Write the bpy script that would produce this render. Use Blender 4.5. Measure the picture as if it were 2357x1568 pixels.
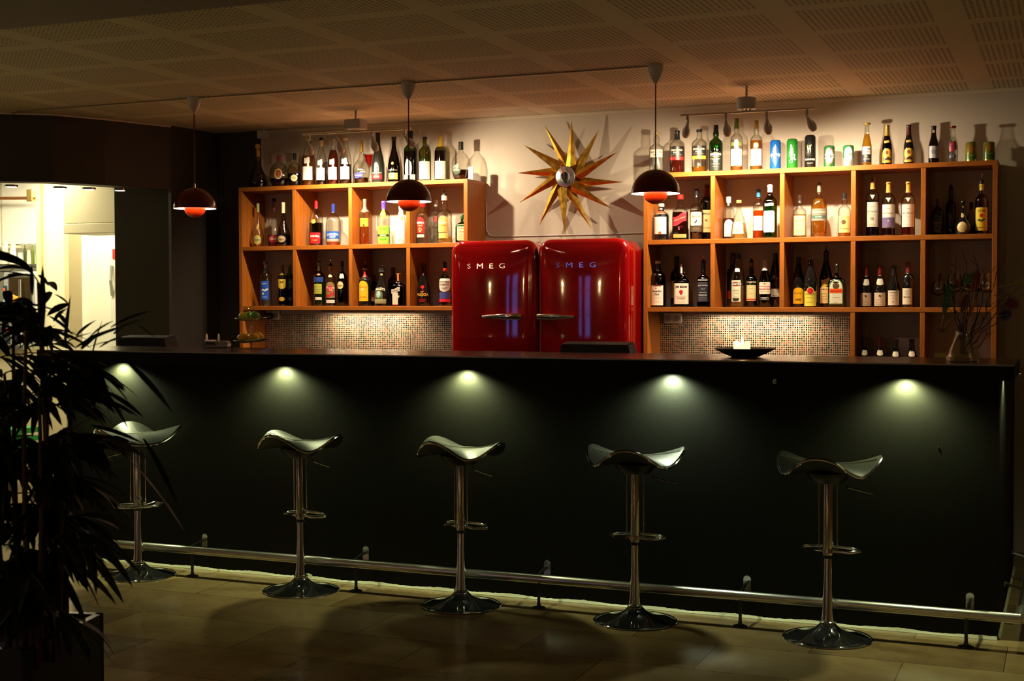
import bpy, bmesh, math, random
from mathutils import Vector, Matrix
PI = math.pi
for o in list(bpy.data.objects): bpy.data.objects.remove(o, do_unlink=True)
SC = bpy.context.scene
COL = SC.collection
random.seed(7)

# ---------------------------------------------------------------- camera, world, exposure
YAW, PITCH, ROLL, FPX, CAMH = 0.3922, 0.0307, -0.0019, 3118.0, 1.3533
def cam_basis():
    f = Vector((-math.sin(YAW)*math.cos(PITCH), math.cos(YAW)*math.cos(PITCH), -math.sin(PITCH)))
    r = Vector((math.cos(YAW), math.sin(YAW), 0)); u = r.cross(f)
    c, s = math.cos(ROLL), math.sin(ROLL)
    return c*r+s*u, -s*r+c*u, f
CR, CU, CF = cam_basis()
cam = bpy.data.objects.new('camera', bpy.data.cameras.new('camera'))
COL.objects.link(cam)
cam.matrix_world = Matrix(((CR.x, CU.x, -CF.x, 0), (CR.y, CU.y, -CF.y, 0), (CR.z, CU.z, -CF.z, CAMH), (0, 0, 0, 1)))
cam.data.sensor_width = 36; cam.data.lens = FPX/2357*36
cam.data.clip_start = 0.05
cam.data.dof.use_dof = True; cam.data.dof.focus_distance = 7.0; cam.data.dof.aperture_fstop = 6.3
SC.camera = cam
SC.view_settings.view_transform = 'Standard'; SC.view_settings.look = 'None'
SC.view_settings.gamma = 1.0; SC.view_settings.exposure = 0.0; SC.view_settings.use_curve_mapping = False
SC.cycles.transparent_max_bounces = 40
SC.cycles.max_bounces = 10
world = bpy.data.worlds.new('dusk'); SC.world = world; world.use_nodes = True
world.node_tree.nodes['Background'].inputs[0].default_value = (0.22, 0.26, 1.0, 1)
world.node_tree.nodes['Background'].inputs[1].default_value = 2.2

def light(name, kind, loc, power, color, aim=None, parent=None, **kw):
    d = bpy.data.lights.new(name, kind); d.energy = power; d.color = color
    for k, v in kw.items(): setattr(d, k, v)
    o = bpy.data.objects.new(name, d); COL.objects.link(o)
    o.location = loc
    if aim is not None:
        o.rotation_euler = (Vector(aim)-Vector(loc)).to_track_quat('-Z', 'Y').to_euler()
    if parent is not None:
        o.parent = parent; o.location = Vector(loc)-parent.location
    return o
WARM = (1.0, 0.66, 0.30)
# wall lamps of the lounge behind the camera (their sconces are built below)
SCONCES = [(-7.45, -2.86, 1.58), (-4.78, -2.86, 1.58), (-1.6, -2.86, 1.58)]
for s in SCONCES:
    light('sconce_lamp', 'POINT', (s[0], s[1]+0.10, s[2]+0.07), 14, WARM, shadow_soft_size=0.04)
    light('sconce_lamp', 'POINT', (s[0], s[1]+0.10, s[2]-0.07), 4, WARM, shadow_soft_size=0.04)
for x, y, p, c in ((-5.2, 3.2, 18, (0.98, 0.76, 0.26)), (-3.4, 3.2, 17, (1, 0.70, 0.24)), (-1.6, 3.2, 16, (1, 0.68, 0.23)), (0.2, 3.2, 20, (0.98, 0.76, 0.26))):  # fill spots without fixtures, added to light the floor before the bar
    light('lounge_fill', 'SPOT', (x, y, 2.28), p*1.6, c, (x, y+0.35, 0), spot_size=1.6, spot_blend=1, shadow_soft_size=0.60)
FILL_UP = [(-8.08, 3.5, 1.85), (-8.08, 0.8, 1.85), (3.0, 4.2, 1.85), (3.0, 1.0, 1.85)]  # unseen uplights added to brighten the ceiling
for s, p, c in zip(FILL_UP, (46, 18, 16, 8), ((1, 0.86, 0.30), (1, 0.80, 0.35), (1, 0.74, 0.36), (1, 0.72, 0.36))):
    sg = 1 if s[0] < 0 else -1
    light('ceiling_fill', 'SPOT', (s[0]+sg*0.08, s[1], s[2]+0.09), p, c, (s[0]+sg*1.6, s[1]+0.2, 3.0), spot_size=2.2, spot_blend=1, shadow_soft_size=0.05)

# ---------------------------------------------------------------- geometry helpers
def ray(px, py): return (px-1178.5)/FPX*CR - (py-784)/FPX*CU + CF
def atY(px, py, Y):
    d = ray(px, py); return Vector((0, 0, CAMH)) + d*(Y/d.y)
def atZ(px, py, z):
    d = ray(px, py); return Vector((0, 0, CAMH)) + d*((z-CAMH)/d.z)
def depth(p): return (Vector(p)-Vector((0, 0, CAMH))).dot(CF)

MATS = {}
def mat(name, color, rough=0.5, metal=0.0, emis=None, estr=0, spec=0.5, coat=0, **kw):
    if name in MATS: return MATS[name]
    m = bpy.data.materials.new(name); m.use_nodes = True
    b = m.node_tree.nodes['Principled BSDF']
    b.inputs['Base Color'].default_value = (*color, 1); b.inputs['Roughness'].default_value = rough
    b.inputs['Metallic'].default_value = metal; b.inputs['Specular IOR Level'].default_value = spec
    b.inputs['Coat Weight'].default_value = coat; b.inputs['Coat Roughness'].default_value = 0.03
    if emis: b.inputs['Emission Color'].default_value = (*emis, 1); b.inputs['Emission Strength'].default_value = estr
    MATS[name] = m; return m
class NT:
    def __init__(s, m): s.t = m.node_tree; s.b = s.t.nodes.get('Principled BSDF')
    def n(s, ty, **kw):
        x = s.t.nodes.new(ty)
        for k, v in kw.items(): setattr(x, k, v)
        return x
    def l(s, a, b): s.t.links.new(a, b)
    def m(s, op, a, b=None, c=None):
        x = s.n('ShaderNodeMath', operation=op)
        for i, v in enumerate((a, b, c)):
            if v is None: continue
            if isinstance(v, (int, float)): x.inputs[i].default_value = v
            else: s.l(v, x.inputs[i])
        return x.outputs[0]
    def pos(s):
        g = s.n('ShaderNodeNewGeometry'); x = s.n('ShaderNodeSeparateXYZ'); s.l(g.outputs['Position'], x.inputs[0]); return g.outputs['Position'], x.outputs
    def ramp(s, f, stops):
        r = s.n('ShaderNodeValToRGB'); e = r.color_ramp.elements
        while len(e) < len(stops): e.new(0.5)
        for i, (p, c) in enumerate(stops): e[i].position = p; e[i].color = (*c, 1)
        s.l(f, r.inputs[0]); return r.outputs[0]
    def noise(s, vec, scale, detail=3, rough=0.5):
        x = s.n('ShaderNodeTexNoise'); x.inputs['Scale'].default_value = scale; x.inputs['Detail'].default_value = detail
        x.inputs['Roughness'].default_value = rough
        if vec is not None: s.l(vec, x.inputs['Vector'])
        return x.outputs['Fac']
    def bump(s, h, strength, dist=0.01):
        x = s.n('ShaderNodeBump'); x.inputs['Strength'].default_value = strength; x.inputs['Distance'].default_value = dist
        s.l(h, x.inputs['Height']); s.l(x.outputs[0], s.b.inputs['Normal'])
    def mix(s, f, a, b):
        x = s.n('ShaderNodeMix', data_type='RGBA')
        for i, v in ((0, f), (6, a), (7, b)):
            if isinstance(v, (int, float)): x.inputs[i].default_value = v
            elif isinstance(v, tuple): x.inputs[i].default_value = (*v, 1)
            else: s.l(v, x.inputs[i])
        return x.outputs[2]

def wood(name, axis, c1=(0.42, 0.130, 0.014), c2=(0.17, 0.040, 0.004)):
    if name in MATS: return MATS[name]
    m = mat(name, c1, 0.42); t = NT(m)
    tc = t.n('ShaderNodeTexCoord'); mp = t.n('ShaderNodeMapping'); g = t.n('ShaderNodeNewGeometry')
    sc = {'x': (0.9, 9, 14), 'z': (12, 9, 0.8)}[axis]
    mp.inputs['Scale'].default_value = sc; t.l(g.outputs['Position'], mp.inputs['Vector'])
    f = t.noise(mp.outputs[0], 3.0, 4, 0.6)
    w = t.m('FRACT', t.m('MULTIPLY', f, 9.0))
    w2 = t.m('POWER', w, 3.0)
    col = t.ramp(t.m('ADD', t.m('MULTIPLY', w2, 0.55), t.m('MULTIPLY', f, 0.5)), [(0.1, c1), (0.75, tuple((a*0.55+b*0.45) for a, b in zip(c1, c2))), (1.0, c2)])
    if axis == 'z':      # narrow laminated strips
        s_ = t.n('ShaderNodeSeparateXYZ'); t.l(g.outputs['Position'], s_.inputs[0])
        ln = t.m('LESS_THAN', t.m('FRACT', t.m('DIVIDE', s_.outputs[1], 0.043)), 0.045)
        col = t.mix(t.m('MULTIPLY', ln, 0.75), col, (0.06, 0.015, 0.003))
    t.l(col, t.b.inputs['Base Color']); t.bump(w2, 0.1, 0.002)
    return m
def glass(name, color, gloss=0.11, edge=0.12):
    if name in MATS: return MATS[name]
    m = bpy.data.materials.new(name); m.use_nodes = True; t = NT(m)
    t.t.nodes.remove(t.b); out = t.t.nodes['Material Output']
    lf = t.n('ShaderNodeLayerWeight'); lf.inputs['Blend'].default_value = 0.5
    tr = t.n('ShaderNodeBsdfTransparent'); gl = t.n('ShaderNodeBsdfGlossy'); gl.inputs['Roughness'].default_value = 0.06
    c = t.mix(t.m('POWER', lf.outputs['Facing'], 1.8), color, tuple(x*edge for x in color)); t.l(c, tr.inputs[0])
    mx = t.n('ShaderNodeMixShader'); t.l(t.m('ADD', t.m('MULTIPLY', t.m('POWER', lf.outputs['Facing'], 4.0), 0.32), gloss), mx.inputs[0])
    t.l(tr.outputs[0], mx.inputs[1]); t.l(gl.outputs[0], mx.inputs[2]); t.l(mx.outputs[0], out.inputs['Surface'])
    MATS[name] = m; return m
def liquid(name, color, solid=0.25):
    if name in MATS: return MATS[name]
    m = bpy.data.materials.new(name); m.use_nodes = True; t = NT(m)
    t.t.nodes.remove(t.b); out = t.t.nodes['Material Output']
    tr = t.n('ShaderNodeBsdfTransparent'); tr.inputs[0].default_value = (*color, 1)
    df = t.n('ShaderNodeBsdfTranslucent'); df.inputs[0].default_value = (*color, 1)
    d2 = t.n('ShaderNodeBsdfDiffuse'); d2.inputs[0].default_value = (*color, 1)
    a = t.n('ShaderNodeMixShader'); a.inputs[0].default_value = 0.5; t.l(df.outputs[0], a.inputs[1]); t.l(d2.outputs[0], a.inputs[2])
    b = t.n('ShaderNodeMixShader'); b.inputs[0].default_value = solid; t.l(tr.outputs[0], b.inputs[1]); t.l(a.outputs[0], b.inputs[2])
    t.l(b.outputs[0], out.inputs['Surface']); MATS[name] = m; return m

def cmat(c, rough=0.45, metal=0.0):
    return mat('paint_%02x%02x%02x_%d_%d' % (*(int(255*x) for x in c), int(rough*100), int(metal*10)), c, rough, metal)

def link(name, bm_or_me, m, parent=None, smooth=False, loc=None):
    if isinstance(bm_or_me, bmesh.types.BMesh):
        me = bpy.data.meshes.new(name); bmesh.ops.recalc_face_normals(bm_or_me, faces=bm_or_me.faces)
        bm_or_me.to_mesh(me); bm_or_me.free()
    else: me = bm_or_me
    if smooth:
        for p in me.polygons: p.use_smooth = True
        if smooth != 'all':
            me.set_sharp_from_angle(angle=math.radians(40))
    for mm in (m if isinstance(m, (list, tuple)) else [m]): me.materials.append(mm)
    o = bpy.data.objects.new(name, me); COL.objects.link(o)
    if loc is not None: o.location = loc
    if parent is not None: o.parent = parent
    return o
def thing(name, label, cat, loc=(0, 0, 0), rz=0, group=None):
    o = bpy.data.objects.new(name, None); COL.objects.link(o); o.empty_display_size = 0.05
    o.location = loc; o.rotation_euler = (0, 0, rz); o['label'] = label; o['category'] = cat
    if group: o['group'] = group
    return o
def tag(o, label, cat, group=None):
    o['label'] = label; o['category'] = cat
    if group: o['group'] = group
    return o
def struct(name, bm, m, smooth=False):
    o = link(name, bm, m, None, smooth); o['kind'] = 'structure'; return o

def box(bm, x0, x1, y0, y1, z0, z1, bev=0, seg=2):
    r = bmesh.ops.create_cube(bm, size=1)
    vs = r['verts']
    for v in vs:
        v.co = Vector((x0+(v.co.x+.5)*(x1-x0), y0+(v.co.y+.5)*(y1-y0), z0+(v.co.z+.5)*(z1-z0)))
    if bev:
        es = list({e for v in vs for e in v.link_edges})
        bmesh.ops.bevel(bm, geom=es, offset=bev, segments=seg, profile=0.5, affect='EDGES')
    return bm
def B(*a, **k): return box(bmesh.new(), *a, **k)
def lathe(bm, prof, seg=32, c=(0, 0, 0), sx=1, sy=1, power=2, close=True):
    rings = []
    for r, z in prof:
        ring = []
        for i in range(seg):
            a = 2*PI*(i+0.5)/seg; k = 1
            if power != 2:
                k = (abs(math.cos(a))**power+abs(math.sin(a))**power)**(-1/power)
            ring.append(bm.verts.new((c[0]+r*k*math.cos(a)*sx, c[1]+r*k*math.sin(a)*sy, c[2]+z)))
        rings.append(ring)
    for a, b in zip(rings, rings[1:]):
        for i in range(seg):
            j = (i+1) % seg; bm.faces.new((a[i], a[j], b[j], b[i]))
    if close:
        if prof[0][0] > 1e-5: bm.faces.new(rings[0][::-1])
        if prof[-1][0] > 1e-5: bm.faces.new(rings[-1])
    return bm
def tube(bm, pts, r, seg=10, closed=False):
    pts = [Vector(p) for p in pts]; n = len(pts); rings = []
    up = Vector((0, 0, 1))
    for i, p in enumerate(pts):
        a = pts[i-1] if (i > 0 or closed) else pts[i]; b = pts[(i+1) % n] if (i < n-1 or closed) else pts[i]
        d = (b-a).normalized()
        u = up if abs(d.z) < 0.95 else Vector((0, 1, 0))
        s = d.cross(u).normalized(); w = s.cross(d)
        rr = r[i] if isinstance(r, (list, tuple)) else r
        rings.append([bm.verts.new(p+rr*(math.cos(2*PI*k/seg)*s+math.sin(2*PI*k/seg)*w)) for k in range(seg)])
    m = n if closed else n-1
    for i in range(m):
        a, b = rings[i], rings[(i+1) % n]
        # align rings
        best = min(range(seg), key=lambda q: (a[0].co-b[q].co).length); b = b[best:]+b[:best]; rings[(i+1) % n] = b if not (closed and i == m-1) else rings[(i+1) % n]
        for k in range(seg):
            j = (k+1) % seg; bm.faces.new((a[k], a[j], b[j], b[k]))
    if not closed:
        bm.faces.new(rings[0][::-1]); bm.faces.new(rings[-1])
    return bm
def T(pts, r, seg=10, closed=False): return tube(bmesh.new(), pts, r, seg, closed)
def arc(c, r, a0, a1, n, plane='xy'):
    out = []
    for i in range(n+1):
        a = a0+(a1-a0)*i/n; x, y = r*math.cos(a), r*math.sin(a)
        out.append((c[0]+x, c[1]+y, c[2]) if plane == 'xy' else (c[0]+x, c[1], c[2]+y))
    return out
def prism(bm, poly, z0, z1):
    a = [bm.verts.new((x, y, z0)) for x, y in poly]; b = [bm.verts.new((x, y, z1)) for x, y in poly]
    n = len(poly); bm.faces.new(a[::-1]); bm.faces.new(b)
    for i in range(n): bm.faces.new((a[i], a[(i+1) % n], b[(i+1) % n], b[i]))
    return bm
_tc = {}
def text_mesh(s, bold=0.0, italic=0.0, space=1.0):
    """lettering as a flat mesh, unit width, centred; returns (verts, faces, height/width)"""
    k = (s, bold, italic, space)
    if k in _tc: return _tc[k]
    cu = bpy.data.curves.new('t', 'FONT'); cu.body = s; cu.resolution_u = 2; cu.offset = bold; cu.shear = italic; cu.space_character = space
    o = bpy.data.objects.new('t', cu); COL.objects.link(o)
    bpy.context.view_layer.update()
    me = bpy.data.meshes.new_from_object(o.evaluated_get(bpy.context.evaluated_depsgraph_get()))
    vs = [v.co.copy() for v in me.vertices]; fs = [tuple(p.vertices) for p in me.polygons]
    bpy.data.objects.remove(o); bpy.data.curves.remove(cu); bpy.data.meshes.remove(me)
    x0 = min(v.x for v in vs); x1 = max(v.x for v in vs); y0 = min(v.y for v in vs); y1 = max(v.y for v in vs)
    w = x1-x0
    vs = [((v.x-(x0+x1)/2)/w, (v.y-(y0+y1)/2)/w) for v in vs]
    _tc[k] = (vs, fs, (y1-y0)/w); return _tc[k]

# ---------------------------------------------------------------- materials
M_chrome = mat('chrome', (0.75, 0.75, 0.76), 0.09, 1.0)
M_steel = mat('brushed steel', (0.55, 0.54, 0.5), 0.32, 1.0)
M_blackplastic = mat('black plastic', (0.012, 0.012, 0.012), 0.35)
M_white = mat('white plastic', (0.7, 0.68, 0.66), 0.35)
M_wx = wood('pine board', 'x'); M_wz = wood('pine upright', 'z')
# ================================================================ THE ROOM
CZ = 2.464; YW = 7.654; YS = 7.384
# floor: polished stone slabs 0.70 x 0.385 in running bond
m = mat('floor stone', (0.3, 0.25, 0.16), 0.16); t = NT(m); P, xyz = t.pos()
row = t.m('FLOOR', t.m('DIVIDE', t.m('SUBTRACT', xyz[1], 4.40), 0.385))
fy = t.m('FRACT', t.m('DIVIDE', t.m('SUBTRACT', xyz[1], 4.40), 0.385))
u = t.m('ADD', t.m('DIVIDE', t.m('ADD', xyz[0], 1.618), 0.70), t.m('MULTIPLY', t.m('MODULO', t.m('ADD', row, 100), 2), 0.5))
fx = t.m('FRACT', u); cx = t.m('FLOOR', u)
jx = t.m('MULTIPLY', t.m('MINIMUM', fx, t.m('SUBTRACT', 1, fx)), 0.70); jy = t.m('MULTIPLY', t.m('MINIMUM', fy, t.m('SUBTRACT', 1, fy)), 0.385)
joint = t.m('LESS_THAN', t.m('MINIMUM', jx, jy), 0.0016)
wn = t.n('ShaderNodeTexWhiteNoise'); cb = t.n('ShaderNodeCombineXYZ'); t.l(cx, cb.inputs[0]); t.l(row, cb.inputs[1]); t.l(cb.outputs[0], wn.inputs['Vector'])
nz = t.noise(P, 5, 6, 0.65); nz2 = t.noise(P, 1.6, 2)
base = t.ramp(t.m('ADD', t.m('MULTIPLY', nz, 0.65), t.m('MULTIPLY', wn.outputs['Value'], 0.4)), [(0.2, (0.12, 0.075, 0.03)), (0.5, (0.23, 0.155, 0.07)), (0.85, (0.34, 0.25, 0.12))])
mp = t.n('ShaderNodeMapping'); mp.inputs['Scale'].default_value = (3.5, 9, 1); t.l(P, mp.inputs['Vector'])
vein = t.m('MULTIPLY', t.m('GREATER_THAN', t.noise(mp.outputs[0], 2.2, 6, 0.75), 0.665), 0.6)
base = t.mix(vein, base, (0.10, 0.075, 0.045)); base = t.mix(joint, base, (0.04, 0.03, 0.02)); t.l(base, t.b.inputs['Base Color'])
t.l(t.m('ADD', 0.10, t.m('MULTIPLY', nz, 0.16)), t.b.inputs['Roughness'])
struct('floor', B(-10.5, 3.2, -3.05, 10, -0.1, 0), m)

# ceiling: perforated gypsum boards
m = mat('perforated ceiling board', (0.72, 0.64, 0.46), 0.75); t = NT(m); P, xyz = t.pos()
fx = t.m('FRACT', t.m('DIVIDE', t.m('SUBTRACT', xyz[0], -4.06), 0.610)); fy = t.m('FRACT', t.m('DIVIDE', t.m('SUBTRACT', xyz[1], 4.775), 0.518))
mx_ = t.m('MULTIPLY', fx, 0.610); my_ = t.m('MULTIPLY', fy, 0.518); pit = 0.0236
inb = t.m('MULTIPLY', t.m('LESS_THAN', mx_, 0.4956), t.m('LESS_THAN', my_, 0.4248))
hx = t.m('SUBTRACT', t.m('FRACT', t.m('DIVIDE', mx_, pit)), 0.5); hy = t.m('SUBTRACT', t.m('FRACT', t.m('DIVIDE', my_, pit)), 0.5)
d2 = t.m('ADD', t.m('MULTIPLY', hx, hx), t.m('MULTIPLY', hy, hy))
hole = t.m('MULTIPLY', t.m('LESS_THAN', d2, 0.088), inb)
t.l(t.mix(hole, (0.72, 0.64, 0.46), (0.22, 0.175, 0.11)), t.b.inputs['Base Color'])
struct('ceiling', B(-10.5, 3.2, -3.05, 10, CZ, CZ+0.1), m)
# lower ceiling over the lounge
struct('trim_5', B(-9, 2.8, -2.9, 3.73, 2.3, CZ), mat('grey soffit paint', (0.30, 0.25, 0.22), 0.7))

m_bw = mat('white wall paint', (0.56, 0.50, 0.43), 0.6); t = NT(m_bw); P, xyz = t.pos(); t.bump(t.noise(P, 180, 2), 0.15, 0.001)
m_dk = mat('black wall paint', (0.035, 0.026, 0.020), 0.55)
m_ol = mat('dark olive wall paint', (0.050, 0.042, 0.018), 0.7, spec=0.2)
XB = -4.945
struct('wall_back', B(XB, 3.2, YW, YW+0.12, 0, CZ), m_bw)
struct('wall_back_black', B(-5.286, XB, YW, YW+0.12, 0, CZ), m_dk)
struct('trim_1', B(XB, 3.2, YW-0.012, YW, CZ-0.022, CZ, 0.003), mat('cream trim', (0.66, 0.58, 0.45), 0.5))
struct('wall_right', B(3.1, 3.2, -3.0, YW, 0, CZ), m_bw)
# black slanted wall with the kitchen opening
PL = [(-8.2, 4.9), (-6.35, 5.98), (-5.872, 6.281), (-5.63, 6.45), (-5.485, 6.741), (-5.33, 7.19), (-5.286, YW+0.12)]
def wallstrip(pl, th, z0, z1):
    outer = [(x-th*0.9, y+th*0.35) for x, y in pl]
    return prism(bmesh.new(), list(pl)+outer[::-1], z0, z1)
struct('wall_left', wallstrip(PL[:6], 0.14, 2.055, CZ), m_dk)
struct('wall_left_end', wallstrip(PL[5:], 0.14, 0, CZ), m_dk)
struct('wall_left_front', wallstrip([(-8.2, -3), (-8.2, 4.9), (-7.2, 5.48)], 0.14, 0, CZ), m_dk)
bm = bmesh.new(); pl = PL[1:6]; tube(bm, [(x+0.01, y-0.01, CZ-0.008) for x, y in pl], 0.007, 6); struct('trim_2', bm, mat('cream trim', (0, 0, 0)))
# olive panel closing the opening on the right
struct('wall_passage', prism(bmesh.new(), [(-5.335, 7.195), (-5.335, 7.33), (-5.93, 7.48), (-5.905, 7.35)], 0, 2.30), m_ol)
# rear wall with two tall narrow windows
m_r = mat('rear wall paint', (0.10, 0.07, 0.045), 0.7)
WX = [(-6.27, -6.06), (-5.85, -5.45)]; WZ0, WZ1 = 0.80, 1.90
bm = bmesh.new()
xs = [-8.2, WX[0][0], WX[0][1], WX[1][0], WX[1][1], 3.2]
for i in (0, 2, 4): box(bm, xs[i], xs[i+1], -3.05, -2.93, 0, CZ)
for a, b in WX: box(bm, a, b, -3.05, -2.93, 0, WZ0); box(bm, a, b, -3.05, -2.93, WZ1, CZ)
struct('wall_rear', bm, m_r)
for i, (a, b) in enumerate(WX):
    bm = bmesh.new(); w = 0.012
    box(bm, a, a+w, -3.04, -2.92, WZ0, WZ1); box(bm, b-w, b, -3.04, -2.92, WZ0, WZ1)
    box(bm, a, b, -3.04, -2.92, WZ0, WZ0+w); box(bm, a, b, -3.04, -2.92, WZ1-w, WZ1)
    for z in (WZ0+0.34, WZ0+0.72): box(bm, a, b, -3.0, -2.96, z-0.012, z+0.012)
    f = struct('window_%d' % (i+1), bm, mat('window frame', (0.3, 0.3, 0.3), 0.5))
for s in SCONCES:
    r = thing('wall_sconce', {-7.45: 'left', -4.78: 'middle', -1.6: 'right'}[s[0]]+' up-and-down wall lamp on the rear lounge wall', 'lamp', s, group='wall lamps of the lounge')
    link('mount', B(-0.03, 0.03, -0.07, -0.05, -0.06, 0.06, 0.004), M_steel, r)
    link('shade', lathe(bmesh.new(), [(0.05, -0.04), (0.055, -0.04), (0.055, 0.04), (0.05, 0.04)], 24, (0, 0.02, 0), close=False), M_steel, r, True)

for s, w_ in zip(FILL_UP, ('left wall nearer the bar', 'left wall further from the bar', 'right wall nearer the bar', 'right wall further from the bar')):  # bowls made up to carry the added ceiling fill
    r = thing('added_uplighter', 'added unseen bowl uplighter on the lounge '+w_, 'lamp', s, group='wall lamps of the lounge')
    sg = 1 if s[0] < 0 else -1
    link('mount', B(-0.11 if sg > 0 else 0.02, -0.02 if sg > 0 else 0.1, -0.03, 0.03, -0.03, 0.03, 0.004), M_steel, r)
    link('shade', lathe(bmesh.new(), [(0.01, -0.05), (0.06, -0.02), (0.09, 0.05), (0.085, 0.05), (0.055, -0.01)], 24, (sg*0.08, 0, 0), close=False), M_steel, r, True)

# ---------------------------------------------------------------- kitchen behind the opening
m_kc = mat('cream kitchen paint', (0.80, 0.74, 0.50), 0.6); m_kw = mat('kitchen white', (0.85, 0.85, 0.78), 0.5)
struct('wall_kitchen_back', B(-10.5, -4.9, 9.6, 9.72, 0, CZ), m_kw)
struct('wall_kitchen_front', B(-10.5, -8.15, 4.4, 4.5, 0, CZ), m_dk)
struct('wall_kitchen_left', B(-10.5, -10.4, 4.5, 9.6, 0, CZ), m_kw)
struct('wall_kitchen_right', B(-5.9, -5.78, 7.55, 9.6, 0, CZ), m_kw)
struct('wall_kitchen_pier', B(-7.525, -7.295, 8.5, 8.62, 0, CZ), m_kc)
struct('trim_3', B(-7.57, -7.525, 8.47, 8.62, 0, CZ), mat('beige trim', (0.62, 0.52, 0.30), 0.6))
hd = thing('overhead_box', 'cream boxed-in panel above the kitchen doorway', 'panel', (-6.65, 8.0, 1.84))
link('panel', B(-0.24, 0.42, 0, 0.35, 0.075, 0.60, 0.004), m_kc, hd); link('lower_edge', B(-0.24, 0.42, -0.004, 0.35, 0, 0.072, 0.004), m_kc, hd)
struct('door_1', B(-7.295, -7.25, 8.47, 8.62, 0, 1.88), mat('beige trim', (0, 0, 0)))
dd = thing('white_refrigerator', 'tall white refrigerator with grey handle past the kitchen doorway', 'refrigerator', (-6.6, 8.9, 0))
link('cabinet', B(-0.9, 0.03, 0.04, 0.5, 0, 1.95, 0.02), m_kw, dd); link('door', B(-0.9, 0.03, 0, 0.035, 0.03, 1.93, 0.012), m_kw, dd)
p = atY(258, 700, 8.86)-Vector((-6.6, 8.9, 0))
# right-hand unit
ru = thing('storage_unit', 'white storage unit with grey curved handle and red notice', 'cupboard', (-6.9, 8.75, 0))
link('cabinet', B(-0.18, 0.35, 0, 0.12, 0, 1.72, 0.006), m_kw, ru)
a = atY(257, 612, 8.74)-Vector((-6.9, 8.75, 0)); b = atY(258, 680, 8.74)-Vector((-6.9, 8.75, 0))
link('handle', T([a, (a.x+0.012, a.y-0.03, (a.z+b.z)/2), b], 0.013, 8), cmat((0.35, 0.34, 0.28)), ru, True)
a = atY(262, 585, 8.74)-Vector((-6.9, 8.75, 0)); link('notice', B(a.x-0.015, a.x+0.05, a.y, a.y+0.004, a.z-0.04, a.z+0.04), cmat((0.75, 0.03, 0.02)), ru)
# wall cabinets, pipe, shelf, oven
def at_rel(px, py, Y, r): return atY(px, py, Y)-r.location
c1 = thing('wall_cabinet', 'white kitchen wall cabinet with a dark glass strip beside the beige trim', 'cabinet', atY(62, 565, 9.0))
link('body', B(-0.26, 0.29, 0, 0.35, 0, 0.78, 0.006), m_kw, c1); link('door', B(-0.25, 0.13, -0.02, 0, 0.01, 0.77, 0.006), m_kw, c1)
link('glass_strip', B(0.165, 0.235, -0.012, 0.0, 0.08, 0.36, 0.004), cmat((0.05, 0.07, 0.03), 0.1), c1)
c2 = thing('wall_cabinet', 'cream kitchen wall cabinet cut by the left edge of the photo', 'cabinet', atY(-8, 572, 9.0))
link('body', B(-0.5, 0.25, 0, 0.35, 0, 0.66, 0.006), m_kc, c2); link('door', B(-0.38, 0.06, -0.02, 0, 0.01, 0.64, 0.006), m_kw, c2)
q = atY(-60, 457, 8.8); e = atY(91, 456, 8.8)
pr_ = thing('copper_pipe', 'horizontal copper pipe along the kitchen ceiling', 'pipe', q)
link('pipe', T([(0, 0, 0), e-q], 0.013, 10), mat('copper', (0.75, 0.32, 0.14), 0.3, 1), pr_, True)
x = (atY(72, 456, 8.8)-q); link('valve', B(x.x-0.03, x.x+0.03, x.y-0.025, x.y+0.025, x.z-0.03, x.z+0.07, 0.006), mat('brass', (0.7, 0.5, 0.15), 0.3, 1), pr_)
q = atY(45, 609, 8.85)
sh = thing('kitchen_shelf', 'steel kitchen shelf above the bread oven', 'shelf', q)
link('board', B(-0.75, 0.27, -0.1, 0.3, -0.02, 0), M_steel, sh); link('splashback', B(-0.75, 0.27, 0.28, 0.3, 0, 0.2), m_kw, sh)
for i, (px, hh, c, l) in enumerate(((12, 0.19, (0.85, 0.78, 0.55), 'pale tub at the left end of the kitchen shelf'), (30, 0.17, (0.9, 0.85, 0.6), 'cream tub on the kitchen shelf'), (47, 0.10, (0.8, 0.78, 0.6), 'low white jar on the kitchen shelf'), (58, 0.19, (0.03, 0.05, 0.01), 'dark bottle on the kitchen shelf'), (66, 0.12, (0.8, 0.75, 0.5), 'small pale jar on the kitchen shelf'), (76, 0.19, (0.10, 0.13, 0.01), 'dark green oil bottle on the kitchen shelf'), (87, 0.15, (0.12, 0.35, 0.03), 'green herb pot at the right end of the kitchen shelf'))):
    p = atY(px, 609, 8.9); j = thing('kitchen_jar', l, 'jar', (p.x, p.y, q.z), group='jars on the kitchen shelf'); w = (0.028, 0.026, 0.022, 0.013, 0.012, 0.014, 0.016)[i]
    neck = 0.35 if i in (3, 5) else 0.8
    link('body', lathe(bmesh.new(), [(w, 0), (w, hh*0.6), (w*neck, hh*0.75), (w*neck, hh*0.88)], 16), cmat(c, 0.3), j, True)
    link('lid', lathe(bmesh.new(), [(w*neck*1.15, hh*0.88), (w*neck*1.15, hh)], 16), cmat((0.6, 0.58, 0.4)), j, True)
q = atY(50, 728, 8.7)
ov = thing('bread_oven', 'stainless bread oven with dark glass door and control panel in the kitchen', 'oven', q)
k = 8.9*1.15/FPX
link('casing', B(-57*k, 42*k, 0, 0.5, 0, 0.365, 0.012), mat('oven steel', (0.6, 0.62, 0.66), 0.35, 0.6), ov)
dr = link('door', B(-38*k, 40*k, -0.02, 0, 0.01, 0.345, 0.006), M_steel, ov)
link('window', B(-32*k, 35*k, -0.024, -0.018, 0.03, 0.315, 0.002), mat('oven glass', (0.03, 0.018, 0.006), 0.08), dr)
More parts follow.
